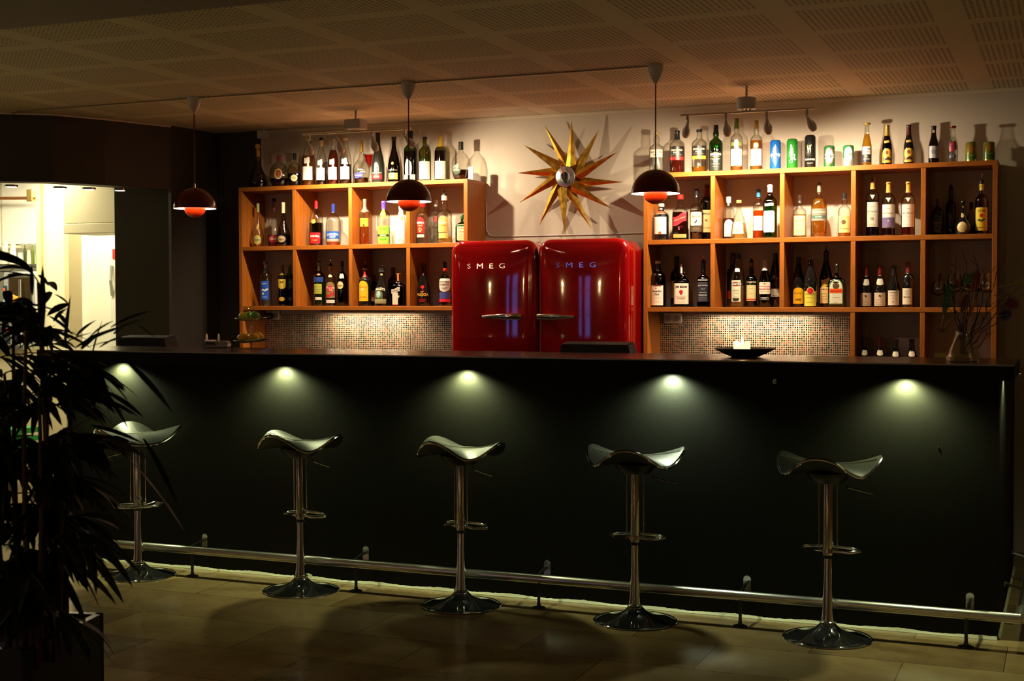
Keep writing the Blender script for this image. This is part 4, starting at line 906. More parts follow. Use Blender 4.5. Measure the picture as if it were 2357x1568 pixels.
# canes (image x at foot, x at top, y at top, depth offset)
CANES = [(130, 88, 650, 0.05), (75, 60, 760, -0.08), (110, 120, 790, 0.0), (40, 30, 720, 0.1), (150, 165, 850, 0.08), (85, 90, 900, -0.12), (20, -20, 760, -0.02), (125, 140, 1010, -0.05), (60, 10, 860, 0.03)]
fr_specs = []
for i, (xf, xt, yt, dy) in enumerate(CANES):
    Y = Yp+dy; foot = atY(xf, 1405, Y); foot.z = 0.40; top = atY(xt, yt, Y+0.0)
    mid = foot.lerp(top, 0.5)+Vector((random.uniform(-0.02, 0.02), 0, 0))
    pts = [foot.lerp(top, f)+Vector((math.sin(f*PI)*(mid.x-(foot.x+top.x)/2), 0, 0)) for f in [k/12 for k in range(13)]]
    bm = tube(bmesh.new(), [p-c0 for p in pts], [0.010-0.006*k/12 for k in range(13)], 8)
    link('cane', bm, m_cane, pt_, True)
    # fronds: arching stalk with paired leaflets
    nf = 8
    for j in range(nf):
        f = 0.22+0.80*j/(nf-1); base = foot.lerp(top, min(f, 1))
        az = random.uniform(0, 2*PI); out = Vector((math.cos(az), 0.55*math.sin(az), 0)).normalized()
        L = random.uniform(0.07, 0.15)*(1.0 if f < 0.95 else 0.8); el = random.uniform(0.1, 0.8) if f < 0.9 else random.uniform(0.5, 1.2)
        d = (out*math.cos(el)+Vector((0, 0, math.sin(el)))); q = Vector(base); st_pts = [q-c0]; n = 6
        for k in range(n):
            d = (d+Vector((0, 0, -0.16))).normalized(); q = q+d*(L/n); st_pts.append(q-c0)
        tube(fol, st_pts, [0.0022-0.0002*k for k in range(n+1)], 5)
        side = d.cross(Vector((0, 0, 1))).normalized()
        for k in range(1, n+1):
            for s in (-1, 1):
                ld = (d*0.9+side*s*random.uniform(0.35, 0.9)+Vector((0, 0, random.uniform(-0.35, 0.25)))).normalized()
                leaf(fol, st_pts[k], ld, random.uniform(0.09, 0.17), random.uniform(0.009, 0.0155), random.uniform(0.3, 1.1))
        leaf(fol, st_pts[-1], d, random.uniform(0.13, 0.2), 0.012, 0.6)
# long single leaves seen against the room in the photo
for x0, y0, x1, y1, w in ((98, 760, 98, 612, .010), (150, 800, 162, 680, .012), (125, 740, 160, 705, .012), (175, 800, 335, 738, .010), (200, 800, 320, 775, .010), (230, 850, 290, 900, .014), (290, 830, 398, 950, .010), (210, 830, 235, 738, .010), (60, 760, 30, 700, .012),
                           (300, 1060, 425, 1222, .014), (330, 1010, 408, 1160, .010), (180, 1240, 285, 1388, .015), (150, 1260, 230, 1400, .016), (120, 1290, 200, 1440, .013), (200, 1200, 330, 1330, .010), (210, 980, 330, 1020, .009), (240, 900, 330, 960, .010), (150, 1000, 260, 940, .010), (180, 1110, 300, 1240, .011),
    (74, 680, 73, 609, .007), (89, 633, 112, 658, .007), (108, 650, 131, 668, .012), (125, 677, 160, 702, .007), (158, 700, 108, 727, .013), (118, 672, 90, 712, .013), (134, 722, 156, 754, .009), (113, 728, 168, 771, .008), (176, 774, 222, 735, .008), (206, 777, 261, 738, .014), (255, 754, 344, 715, .008), (262, 769, 338, 733, .007), (312, 746, 358, 779, .004), (188, 804, 230, 764, .010), (-5, 700, 20, 748, .012), (15, 690, 40, 740, .009), (70, 760, 65, 700, .014), (150, 790, 212, 765, .010), (120, 780, 175, 800, .010), (230, 800, 290, 770, .009), (60, 800, 130, 745, .012), (85, 745, 60, 690, .010), (40, 770, 100, 800, .014), (90, 820, 180, 830, .012), (180, 830, 255, 845, .011), (20, 820, -20, 760, .014), (130, 850, 200, 900, .014), (60, 850, 20, 920, .015), (100, 860, 110, 950, .015), (170, 880, 230, 930, .012)):
    a, b = atY(x0, y0, Yp+random.uniform(-0.08, 0.08)), atY(x1, y1, Yp+random.uniform(-0.12, 0.12)); L = (b-a).length
    dr = 0.25; leaf(fol, a-c0, ((b-a).normalized()+Vector((0, 0, dr*0.5))), L*1.02, w, dr)
link('foliage', fol, m_leaf, pt_, True)
# ================================================================ BOTTLES, CANS AND GLASSES
PROF = {
 'std': [(.90, 0), (.98, .010), (1, .03), (1, .64), (.985, .675), (.93, .705), (.80, .735), (.60, .762), (.43, .788), (.36, .82), (.33, .87), (.33, .95), (.38, .955), (.38, .985), (.34, .985), (.34, 1)],
 'tall': [(.92, 0), (1, .02), (1, .50), (.93, .58), (.74, .68), (.52, .78), (.40, .85), (.36, .90), (.35, 1)],
 'burg': [(.94, 0), (1, .015), (1, .42), (.95, .50), (.78, .59), (.55, .69), (.42, .76), (.38, .83), (.36, .95), (.42, .955), (.42, .985), (.36, .985), (.36, 1)],
 'champ': [(.80, 0), (.90, .01), (.99, .10), (1, .24), (.94, .38), (.78, .52), (.55, .64), (.38, .74), (.30, .82), (.28, .97), (.32, .975), (.30, 1)],
 'bord': [(.94, 0), (1, .015), (1, .60), (.97, .65), (.85, .69), (.55, .735), (.42, .77), (.38, .82), (.37, .95), (.42, .955), (.42, .985), (.36, 1)],
 'tear': [(.66, 0), (.82, .015), (.95, .08), (1, .155), (.97, .24), (.85, .335), (.64, .43), (.46, .52), (.35, .60), (.27, .70), (.24, .80), (.24, 1)],
 'round': [(.45, 0), (.58, .012), (.80, .09), (.95, .21), (1, .34), (.96, .46), (.84, .57), (.62, .66), (.38, .715), (.27, .75), (.24, .80), (.24, 1)],
 'courv': [(.66, 0), (.72, .015), (.86, .15), (.97, .27), (1, .34), (.90, .43), (.62, .52), (.38, .58), (.25, .66), (.20, .75), (.20, 1)],
 'squat': [(.84, 0), (.90, .012), (.98, .12), (1, .28), (.99, .46), (.94, .57), (.82, .655), (.60, .715), (.36, .755), (.25, .785), (.22, .82), (.22, 1)],
 'square': [(.94, 0), (.99, .010), (1, .03), (1, .585), (.97, .625), (.86, .66), (.62, .69), (.42, .72), (.35, .76), (.34, .84), (.34, 1)],
 'pinch': [(.96, 0), (1, .015), (.98, .12), (.84, .36), (.62, .54), (.40, .66), (.30, .73), (.26, .85), (.26, 1)],
 'beer': [(.94, 0), (1, .015), (1, .43), (.96, .50), (.80, .60), (.60, .69), (.50, .76), (.45, .85), (.43, .97), (.50, .975), (.50, 1)],
 'baileys': [(.86, 0), (.94, .012), (1, .10), (1, .26), (.93, .38), (.74, .52), (.50, .65), (.36, .74), (.33, .80), (.33, 1)],
 'bulb': [(.92, 0), (1, .015), (1, .585), (.97, .625), (.86, .66), (.64, .69), (.44, .715), (.37, .74), (.42, .77), (.46, .80), (.42, .835), (.35, .87), (.34, 1)],
 'jager': [(.95, 0), (1, .012), (1, .56), (.98, .61), (.84, .665), (.55, .71), (.28, .745), (.20, .78), (.20, 1)],
}
def rad_at(pf, f):
    for (r0, z0), (r1, z1) in zip(pf, pf[1:]):
        if f <= z1: return r0+(r1-r0)*((f-z0)/(z1-z0) if z1 > z0 else 1)
    return pf[-1][0]
CLR = (0.95, 0.95, 0.91)
GL = {'clear': glass('clear glass', CLR), 'green': glass('green glass', (0.06, 0.30, 0.07)), 'dkgreen': glass('dark green glass', (0.006, 0.022, 0.010), 0.06), 'olive': glass('olive glass', (0.42, 0.43, 0.14)),
      'amber': glass('amber glass', (0.35, 0.13, 0.02)), 'black': mat('black glass', (0.008, 0.007, 0.007), 0.06, spec=0.7), 'satin': mat('satin black glass', (0.014, 0.016, 0.012), 0.22, spec=0.7), 'frost': mat('frosted glass', (0.80, 0.80, 0.72), 0.5),
      'brown': glass('brown glass', (0.16, 0.05, 0.012), 0.06), 'smoke': glass('smoky glass', (0.75, 0.70, 0.58), 0.10)}
LQ = {'amber': (0.62, 0.18, 0.015), 'gold': (0.72, 0.36, 0.03), 'pale': (0.82, 0.62, 0.25), 'red': (0.34, 0.03, 0.008), 'dark': (0.10, 0.018, 0.006), 'black': (0.015, 0.006, 0.004), 'orange': (0.80, 0.21, 0.01), 'lime': (0.45, 0.70, 0.10), 'water': (0.85, 0.87, 0.85), 'beer': (0.80, 0.52, 0.06), 'pink': (0.6, 0.02, 0.03)}
WHT, CRM, BLK, GLD, REDC = (0.88, 0.86, 0.80), (0.80, 0.70, 0.48), (0.012, 0.012, 0.012), (0.62, 0.40, 0.08), (0.60, 0.02, 0.015)
class Shell:
    """maps (arc, height) onto the outside of a bottle"""
    def __init__(s, R, H, pf, sy=1, pw=2): s.R, s.H, s.pf, s.sy, s.pw = R, H, pf, sy, pw
    def at(s, u, z, eps):
        r = s.R*rad_at(s.pf, z/s.H)
        if s.pw > 3 or s.sy < 0.8:      # flat front
            x = max(-r*0.97, min(r*0.97, u)); k = (1-abs(x/r)**s.pw)**(1/s.pw)
            return Vector((x, -(r*s.sy*k+eps), z))
        a = u/s.R
        k = (abs(math.cos(a-PI/2))**s.pw+abs(math.sin(a-PI/2))**s.pw)**(-1/s.pw) if s.pw != 2 else 1
        return Vector(((r*k+eps)*math.sin(a), -(r*k+eps)*math.cos(a)*s.sy, z))
def patch(sh, shape, u0, u1, z0, z1, eps=0.0006, tilt=0.0, nx=16, nz=6):
    bm = bmesh.new(); cols = []
    for i in range(nx+1):
        f = i/nx; g = 2*f-1; u = u0+(u1-u0)*f; lo, hi = z0, z1; h = z1-z0
        if shape == 'arch': hi = z1-h*0.32*(1-math.sqrt(max(0, 1-g*g)))
        elif shape == 'shield': lo = z0+h*0.38*(1-math.sqrt(max(0, 1-g*g)))
        elif shape == 'oval': c = (z0+z1)/2; k = math.sqrt(max(0, 1-g*g))*h/2; lo, hi = c-k, c+k
        elif shape == 'diamond': c = (z0+z1)/2; k = (1-abs(g))*h/2; lo, hi = c-k, c+k
        elif shape == 'vee': lo = z0+h*0.9*abs(g)
        elif shape == 'flag': hi = z1-h*0.12*math.sin(f*6); lo = z0-h*0.10*math.sin(f*6)
        elif shape == 'round': k = min(1, (1-abs(g))*6); e = (1-math.sqrt(max(0, 1-(1-k)**2)))*h*0.07; lo += e; hi -= e
        sh_ = tilt*(u-(u0+u1)/2)
        cols.append([bm.verts.new(sh.at(u, lo+sh_+(hi-lo)*j/nz, eps)) for j in range(nz+1)])
    for a, b in zip(cols, cols[1:]):
        for j in range(nz):
            if (a[j].co-a[j+1].co).length+(b[j].co-b[j+1].co).length < 1e-6: continue
            try: bm.faces.new((a[j], b[j], b[j+1], a[j+1]))
            except ValueError: pass
    return bm
def put_text(sh, s, uc, zc, w, c, parent, eps=0.0012, tilt=0, bold=0.012, ital=0, vert=False, arcb=0, hscale=1.0, metal=0):
    vs, fs, ar = text_mesh(s, bold, ital); bm = bmesh.new(); V = []
    for x, y in vs:
        if vert: x, y = -y, x
        yy = y*w*hscale+tilt*x*w-arcb*(x*x)*w
        V.append(bm.verts.new(sh.at(uc+x*w, zc+yy, eps)))
    for f in fs:
        try: bm.faces.new([V[i] for i in f])
        except ValueError: pass
    me = bpy.data.meshes.new('lettering'); bm.to_mesh(me); bm.free()
    return link('lettering', me, cmat(c, 0.4, metal), parent)
def emblem(sh, kind, uc, zc, s, c, parent, c2=None):
    """small printed marks"""
    e = 0.0013
    if kind == 'disc': return link('emblem', patch(sh, 'oval', uc-s, uc+s, zc-s, zc+s, e, nx=14, nz=3), cmat(c, 0.35), parent)
    if kind == 'oval': return link('emblem', patch(sh, 'oval', uc-s, uc+s, zc-s*1.4, zc+s*1.4, e, nx=14, nz=3), cmat(c, 0.35), parent)
    polys = {'harp': [(-.55, .9), (-.7, 0), (-.35, -.8), (.05, -1), (.35, -.4), (.65, .2), (.8, 1), (.45, .6), (.1, .75), (-.2, .45), (.25, .35), (.5, .5), (.3, -.1), (.0, -.6), (-.3, -.3), (-.4, .3)],
             'bird': [(-1, -.5), (-.5, -.3), (-.2, .0), (0, .5), (.25, .75), (.5, .65), (.4, .4), (.45, 0), (.1, -.4), (-.1, -.55), (-.05, -.8), (-.2, -.8), (-.25, -.55), (-.7, -.6)],
             'palm': [(-.08, -1), (.08, -1), (.05, .1), (.5, -.2), (.3, .3), (.95, .25), (.35, .6), (.6, 1), (.05, .7), (-.3, 1), (-.3, .6), (-.95, .5), (-.3, .3), (-.6, -.2), (-.05, .1)],
             'man': [(-.3, -1), (-.05, -1), (.0, -.4), (.3, -1), (.5, -1), (.2, -.1), (.3, .3), (.15, .5), (.2, .9), (-.1, .95), (-.1, .5), (-.35, .2), (-.15, -.2)],
             'splat': [(-.5, -1), (-.1, -.8), (.3, -1), (.5, -.3), (.9, .2), (.4, .35), (.3, .8), (.1, .4), (-.1, 1), (-.3, .5), (-.9, .3), (-.5, -.1)],
             'crest': [(-.7, .7), (-.3, .4), (-.2, .9), (.2, .9), (.3, .4), (.7, .7), (.8, -.3), (.35, -.2), (.2, -.9), (-.2, -.9), (-.35, -.2), (-.8, -.3)],
             'stag': [(-.9, .9), (-.6, .3), (-.8, .2), (-.3, .0), (-.3, -.6), (0, -1), (.3, -.6), (.3, 0), (.8, .2), (.6, .3), (.9, .9), (.4, .5), (.2, .15), (-.2, .15), (-.4, .5)],
             'loop': [(-.2, 1), (.3, .9), (.2, .3), (.0, -.2), (.3, -.9), (.9, -.6), (.5, -1.1), (0, -1), (-.3, -.2), (-.05, .3), (.05, .7)],
             'wave': [(-1, 0), (-.5, .4), (0, .1), (.5, .5), (1, .3), (.5, .0), (0, -.3), (-.5, -.1)]}
    bm = bmesh.new(); V = [bm.verts.new(sh.at(uc+x*s, zc+y*s, e)) for x, y in polys[kind]]
    f = bm.faces.new(V); bmesh.ops.triangulate(bm, faces=[f])
    return link('emblem', bm, cmat(c, 0.35), parent)

PLACED = []
def bottle(row, px, top, w, kind, dy, gl, liq, cap, labels, desc, group, R_=None, sy=1.0, pw=2, zb=None, face=None, name='liquor_bottle', cat='bottle', pour=None, stopper=None, capz=None, H_=None):
    """row: height of the board; px, top, w: where its middle, top and width show; dy: metres behind the shelf front"""
    Y = YS+dy; z0 = zb if zb is not None else row
    p = atY(px, top, Y); H = H_ or (p.z-z0); k = depth(p)/FPX; R = w*k/2
    pf = PROF[kind]; z0 += 0.0006
    fa = face if face is not None else math.atan2(p.x, Y)*0.72          # turned partly towards the room
    r = thing(name, desc, cat, (p.x, Y, z0), -fa, group); sh = Shell(R, H, pf, sy, pw)
    PLACED.append((px, Y, R))
    g = GL[gl]; solid = gl in ('black', 'satin', 'frost')
    seg = 28
    link('glass', lathe(bmesh.new(), [(a*R, b*H) for a, b in pf], seg, sx=1, sy=sy, power=pw), g, r, True)
    if liq and not solid:
        c, lv = liq; ins = []
        for i in range(14):
            f = 0.025+(lv-0.025)*i/13; ins.append((rad_at(pf, f)*R*0.93, f*H))
        link('liquid', lathe(bmesh.new(), ins, 24, sx=1, sy=sy, power=pw), liquid('liquid '+c, LQ[c], 0.05 if c == 'water' else 0.2), r, True)
    if cap:
        c, cz, kd = cap; rn = rad_at(pf, cz)*R*1.06+0.0004; rt = rad_at(pf, 0.99)*R*1.10+0.0006
        if kd == 'foil':
            prof = [(rad_at(pf, f)*R*1.05+0.0003, f*H) for f in [cz+(1-cz)*i/8 for i in range(9)]]; prof.append((prof[-1][0]*0.9, H+0.001))
        elif kd == 'cork': prof = [(rt*0.85, H*0.97), (rt*1.25, H*0.972), (rt*1.25, H+0.002), (rt*1.1, H+0.004)]
        else: prof = [(rt, cz*H), (rt*1.05, cz*H+0.001), (rt*1.05, H), (rt*0.95, H+0.0015)]
        link('cap', lathe(bmesh.new(), prof, 20, sx=1, sy=1 if sy > 0.8 else 1), cmat(c, 0.3, 0.6 if c in (GLD, (0.6, 0.6, 0.6)) else 0), r, True)
    if stopper: link('stopper', lathe(bmesh.new(), [(0.004, H-0.005), (0.007, H+0.004)], 14), cmat(GLD, 0.25, 0.8), r, True); bm = lathe(bmesh.new(), [(0.001, -0.006), (0.016, -0.006), (0.019, 0), (0.016, 0.006), (0.001, 0.006)], 28); bm.transform(Matrix.Translation((0, 0, H+0.02)) @ Matrix.Rotation(PI/2, 4, 'X')); link('stopper', bm, cmat(GLD, 0.25, 0.8), r, True)
    if pour:
        h = pour*k; rn = rad_at(pf, 1)*R
        bm = lathe(bmesh.new(), [(rn, H-0.004), (rn*1.25, H), (rn*1.25, H+0.004), (rn*0.7, H+h*0.35), (0.004, H+h*0.45)], 16)
        po = link('pourer', bm, M_blackplastic, r, True)
        link('spout', T([(0, 0, H+h*0.35), (-0.002, 0, H+h*0.6), (0.003, -0.002, H+h)], [0.004, 0.0034, 0.0024], 8), M_chrome, po, True)
    for L in labels:
        shp, a0, a1, wf, c = L[:5]; opt = L[5] if len(L) > 5 else {}
        off = opt.get('off', 0)*R; hw = wf*R*(1.0 if (pw > 3 or sy < 0.8) else 1.12)
        if c is None:
            lb = r; own = False
        else:
            lb = link('label', patch(sh, shp, off-hw, off+hw, a0*H, a1*H, 0.0006+opt.get('e', 0), opt.get('tilt', 0)), cmat(c, 0.4, opt.get('metal', 0)), r); own = True
        for tx in opt.get('t', ()):
            s, zf, ww, tc = tx[:4]; o2 = tx[4] if len(tx) > 4 else {}
            put_text(sh, s, off+o2.get('u', 0)*R, zf*H, ww*hw*2, tc, lb, 0.0013+opt.get('e', 0), o2.get('tilt', opt.get('tilt', 0)), o2.get('bold', 0.012), o2.get('ital', 0), o2.get('vert', False), o2.get('arc', 0), o2.get('hs', 1.0))
        for ln in opt.get('lines', ()):         # fine print as thin bars
            zf, ww, tc = ln
            link('print', patch(sh, 'rect', off-ww*hw, off+ww*hw, zf*H-0.0006, zf*H+0.0006, 0.0013+opt.get('e', 0), nx=8, nz=1), cmat(tc), lb)
        for em in opt.get('m', ()):
            kd, u_, zf, s_, ec = em; emblem(sh, kd, off+u_*R, zf*H, s_*R, ec, lb)
    return r
def can(row, px, top, w, dy, c, labels, desc, body_metal=0.4):
    Y = YS+dy; p = atY(px, top, Y); H = p.z-row-0.0006; k = depth(p)/FPX; R = w*k/2
    r = thing('drink_can', desc, 'can', (p.x, Y, row+0.0006), -math.atan2(p.x, Y)*0.9, 'cans on top of the right shelf unit')
    pf = [(.78, 0), (.86, .012), (1, .05), (1, .93), (.84, .985), (.84, 1)]; sh = Shell(R, H, pf)
    link('body', lathe(bmesh.new(), [(a*R, b*H) for a, b in pf[1:5]], 36, close=False), cmat(c, 0.25, body_metal), r, True)
    link('base', lathe(bmesh.new(), [(0.3*R, 0.004), (.76*R, .001), (.80*R, 0), (.88*R, .013*H)], 32), M_chrome, r, True)
    ld = link('lid', lathe(bmesh.new(), [(.83*R, .985*H), (.85*R, H), (.80*R, H), (.77*R, .975*H), (0, .975*H)], 32), M_chrome, r, True)
    link('pull_tab', B(-R*0.15, R*0.15, -R*0.4, R*0.2, .976*H, .976*H+0.0015), M_chrome, ld)
    for L in labels:
        shp, a0, a1, wf, cc_, opt = L
        lb = link('label', patch(sh, shp, -wf*R*1.12, wf*R*1.12, a0*H, a1*H, 0.0004+opt.get('e', 0)), cmat(cc_, 0.3, opt.get('metal', 0)), r) if cc_ else r
        for tx in opt.get('t', ()):
            s, zf, ww, tc = tx[:4]; o2 = tx[4] if len(tx) > 4 else {}
            put_text(sh, s, o2.get('u', 0)*R, zf*H, ww*R*2.2, tc, lb, 0.0016, o2.get('tilt', 0), o2.get('bold', 0.012), o2.get('ital', 0), o2.get('vert', False), o2.get('arc', 0), o2.get('hs', 1.0))
        for em in opt.get('m', ()):
            kd, u_, zf, s_, ec = em; emblem(sh, kd, u_*R, zf*H, s_*R, ec, lb)
    return r

# ---- top of the left shelf -------------------------------------------------
G = 'bottles on top of the left shelf unit'; z = ZL[0]
bottle(z, 593.5, 345, 42, 'tear', .12, 'smoke', ('black', .72), (GLD, .82, 'foil'), [], 'large dark teardrop decanter with gold disc stopper at the top shelf left end', G, stopper=1, sy=.7)
bottle(z, 642, 353, 45, 'round', .12, 'smoke', ('dark', .27), (GLD, .97, 'screw'), [('oval', .24, .54, .40, (.75, .6, .35), {'m': [('oval', 0, .39, .30, (.30, .06, .01))], 't': [('XO', .40, .5, (.8, .65, .4)), ('COGNAC', .32, .55, (.8, .65, .4))]}), ('rect', .76, .90, .3, (.3, .02, .02))], 'round faceted cognac flask with brown oval medallion on top of the left shelf', G, sy=.55)
bottle(z, 678, 353, 35, 'round', .12, 'smoke', ('black', .40), (BLK, .80, 'foil'), [('oval', .16, .36, .45, (.82, .72, .42), {'t': [('Extra', .26, .6, (.2, .1, .02))]}), ('rect', .95, 1.0, .28, GLD)], 'small round faceted flask with cream oval label and black neck, left shelf top', G, sy=.6)
for px, tp, w, lq, cp, l, pr2 in ((709.8, 313, 29, ('amber', .60), (CRM, .90, 'foil'), 'tall clear bottle of amber spirit, square white label, just right of the small round flask', None), (739.4, 323, 25, ('dark', .27), (CRM, .86, 'foil'), 'tall clear bottle with metal pourer and square white label, nearly empty', 14),
                    (767, 321, 25.5, ('red', .76), ((0.6, 0.6, 0.6), .86, 'foil'), 'tall clear bottle full of red-brown spirit with square white label and silver neck', None), (795.5, 319, 27, ('dark', .44), (CRM, .955, 'screw'), 'tall clear bottle half full of dark red spirit, cork top and white label', None)):
    bottle(z, px, tp, w, 'tall', .10, 'clear', lq, cp, [('rect', .115, .385, .78, WHT, {'off': -.12, 'lines': [(.33, .5, (.6, .5, .3)), (.2, .6, (.6, .5, .3))]}), ('flag', .45, .56, .42, WHT, {'off': -.15}), ('rect', .39, .5, .14, WHT, {'off': .05})], l, G, pour=pr2, name='spirit_bottle')
bottle(z, 832, 323, 40, 'courv', .13, 'clear', ('dark', .155), (GLD, .73, 'foil'), [('flag', .14, .255, .55, (.05, .06, .30), {'off': -.35, 't': [('Courvoisier', .20, .9, (.6, .5, .2), {'ital': .3})]}), ('rect', .70, .73, .22, (.15, .04, .01))], 'clear wide-shouldered bottle with gold neck and blue label, almost empty', G)
# cocktail glass filled with red
p = atY(850, 355, YS+.20); r = thing('cocktail_glass', 'cocktail glass of bright red drink behind the black-green bottle', 'glass', (p.x, YS+.20, z+.0006)); H = p.z-z; R = .036
link('glass', lathe(bmesh.new(), [(R*.9, 0), (R*.85, .003), (.004, .008), (.003, H*.5), (R*1.0, H*.99), (R*1.02, H), (R*.96, H*.99), (.002, H*.53)], 32, close=False), GL['clear'], r, True)
link('drink', lathe(bmesh.new(), [(.003, H*.55), (R*.90, H*.97), (0, H*.97)], 32), liquid('red drink', (.85, .005, .01), .6), r, True)
bottle(z, 870, 306.5, 31, 'champ', .09, 'satin', None, (BLK, .80, 'foil'), [('rect', .075, .165, .82, (.62, .012, .02), {'off': -.2, 't': [('V.S.O.P', .12, .55, (.85, .6, .3))]}), ('rect', 0, 0, .8, None, {'off': -.1, 't': [('REMY MARTIN', .20, .8, (.55, .55, .5))], 'm': [('oval', -.1, .36, .26, (.72, .66, .42)), ('loop', -.1, .36, .16, (.1, .1, .05))]})], 'black-green bottle with red label band and gold seal on top of the left shelf', G, name='cognac_bottle')
bottle(z, 906.7, 316, 30, 'champ', .10, 'dkgreen', ('black', .6), ((.03, .03, .02), .93, 'screw'), [('rect', .07, .21, .72, (.66, .46, .12), {'off': -.1, 'metal': .5, 't': [('NAPOLEON', .16, .6, (.2, .1, .02))], 'lines': [(.10, .6, (.3, .2, .05))]}), ('rect', 0, 0, .7, None, {'off': -.1, 't': [('COEUR DE COGNAC', .27, .9, (.6, .5, .25))], 'm': [('disc', -.05, .42, .22, GLD)]})], 'dark green bottle with gold label, just left of the middle pendant lamp cord', G, name='cognac_bottle')
bottle(z, 944.5, 303, 30.6, 'bord', .12, 'green', ('black', .62), ((.005, .02, .01), .80, 'foil'), [('oval', .10, .44, .52, CRM, {'off': -.25, 't': [('1815', .36, .3, (.3, .2, .1))]}), ('rect', .035, .15, .82, CRM, {'off': -.05, 'e': .0005, 'lines': [(.11, .5, (.4, .3, .1)), (.07, .6, (.4, .3, .1))]})], 'tall green bottle with cream oval label right behind the lamp cord', G)
bottle(z, 978, 316, 28, 'std', .12, 'olive', ('lime', .52), (BLK, .955, 'screw'), [('rect', .05, .45, .94, (.72, .66, .52), {'lines': [(.40, .3, (.3, .3, .3)), (.32, .7, (.4, .4, .4)), (.28, .7, (.4, .4, .4)), (.24, .7, (.4, .4, .4)), (.12, .5, (.3, .3, .3))], 'm': [('splat', -.45, .33, .30, (.03, .38, .60))]})], 'olive green bottle with white label and blue splash mark', G)
bottle(z, 1014, 313.5, 27.5, 'std', .12, 'olive', ('dark', .68), ((.60, .40, .03), .76, 'foil'), [('rect', .05, .44, .94, (.72, .66, .50), {'lines': [(.40, .6, (.4, .4, .4)), (.35, .7, (.4, .4, .4)), (.30, .7, (.4, .4, .4)), (.25, .7, (.4, .4, .4)), (.20, .7, (.4, .4, .4))], 't': [('|||||', .10, .3, (.1, .1, .1), {'u': .4, 'hs': 1})]})], 'brown bottle with yellow neck foil and printed white label', G)
bottle(z, 1061, 327, 44, 'round', .12, 'clear', ('dark', .28), (BLK, .79, 'foil'), [('oval', .14, .40, .42, (.02, .05, .02), {'off': -.42, 't': [('Chalfonte', .27, .8, (.7, .65, .4), {'ital': .3})]})], 'flat round clear flask with green oval label at the right end of the left shelf', G, sy=.55)
p = atY(1104, 383.5, YS+.10); r = thing('white_domino_box', 'small white box with black dots on the right end of the left shelf', 'box', (p.x-.006, YS+.10, z+.0006), .3)
# it stands on the end of the board
r.location.x = LX[1]-.022; Hh = p.z-z
link('box', B(-.015, .015, -.01, .01, 0, Hh, .002), cmat(WHT), r)
for i, (a, b) in enumerate(((-.006, .85), (.006, .85), (0, .70), (-.006, .55), (.006, .5), (-.005, .3), (.006, .25), (0, .12))): bm = lathe(bmesh.new(), [(.0028, 0), (0, .0006)], 10); bm.transform(Matrix.Translation((a, -.0101, b*Hh)) @ Matrix.Rotation(PI/2, 4, 'X')); link('dot', bm, cmat(BLK), r)

# ---- left shelf, upper cells -----------------------------------------------
G = 'bottles in the upper cells of the left shelf unit'; z = ZL[1]
bottle(z, 593.5, 469, 27, 'tear', .10, 'clear', ('amber', .07), ((.35, .38, .12), .80, 'foil'), [('oval', .05, .27, .62, (.45, .40, .08), {'t': [('Otard', .165, .9, (.03, .04, .25), {'ital': .3, 'bold': .02})]}), ('oval', .40, .52, .3, GLD)], 'clear teardrop bottle with olive oval label in the top left cell', G, name='cognac_bottle')
bottle(z, 631, 457.5, 32, 'tear', .17, 'clear', ('pink', .25), (BLK, .93, 'screw'), [('oval', .09, .24, .66, (.40, .03, .06), {'off': 0, 't': [('Otard', .17, .8, (.85, .7, .6), {'ital': .3})]}), ('rect', .76, .93, .27, (.30, .015, .02))], 'clear teardrop bottle with red liquid and red oval label in the top left cell', G, name='cognac_bottle')
bottle(z, 652, 466.5, 33, 'tear', .065, 'smoke', ('black', .27), (CRM, .76, 'foil'), [('oval', .07, .25, .66, (.02, .02, .09), {'off': -.2, 't': [('Otard', .16, .62, (.65, .45, .15), {'ital': .3})]}), ('oval', .085, .235, .52, (.45, .30, .12), {'off': -.2, 'e': .0006, 't': [('Otard', .16, .8, (.02, .02, .08), {'ital': .3})]})], 'dark teardrop bottle with cream neck and blue oval label in the top left cell', G, name='cognac_bottle')
bottle(z, 727.8, 458, 33, 'squat', .12, 'clear', ('black', .49), ((.50, .012, .02), .80, 'foil'), [('round', .05, .28, .72, (.58, .010, .02), {'off': -.1, 't': [('MARTELL', .205, .85, (.85, .85, .85), {'bold': .03}), ('Cognac', .12, .5, (.75, .4, .1), {'ital': .3})]}), ('oval', .47, .56, .3, GLD, {'off': -.3})], 'dark bottle with red label and red neck in the second upper cell', G, name='cognac_bottle')
bottle(z, 767, 470, 35.7, 'squat', .12, 'clear', ('orange', .09), ((.015, .04, .28), .80, 'foil'), [('rect', .15, .34, .90, (.01, .09, .42), {'t': [('LARSEN', .265, .75, (.75, .75, .7)), ('VSOP', .20, .4, (.7, .7, .65))]}), ('shield', .10, .16, .75, (.35, .32, .28), {})], 'clear squat bottle with blue label and blue neck in the second upper cell', G, name='cognac_bottle')
bottle(z, 839.4, 459, 23.5, 'std', .10, 'clear', ('orange', .56), ((.16, .15, .14), .72, 'foil'), [('rect', .40, .58, .84, (.80, .52, .04), {'off': -.1, 't': [('LINIE', .52, .7, (.25, .08, .01))], 'm': [('disc', 0, .43, .22, (.1, .04, .01))]})], 'slim clear bottle of orange spirit with yellow label in the third upper cell', G, name='aquavit_bottle')
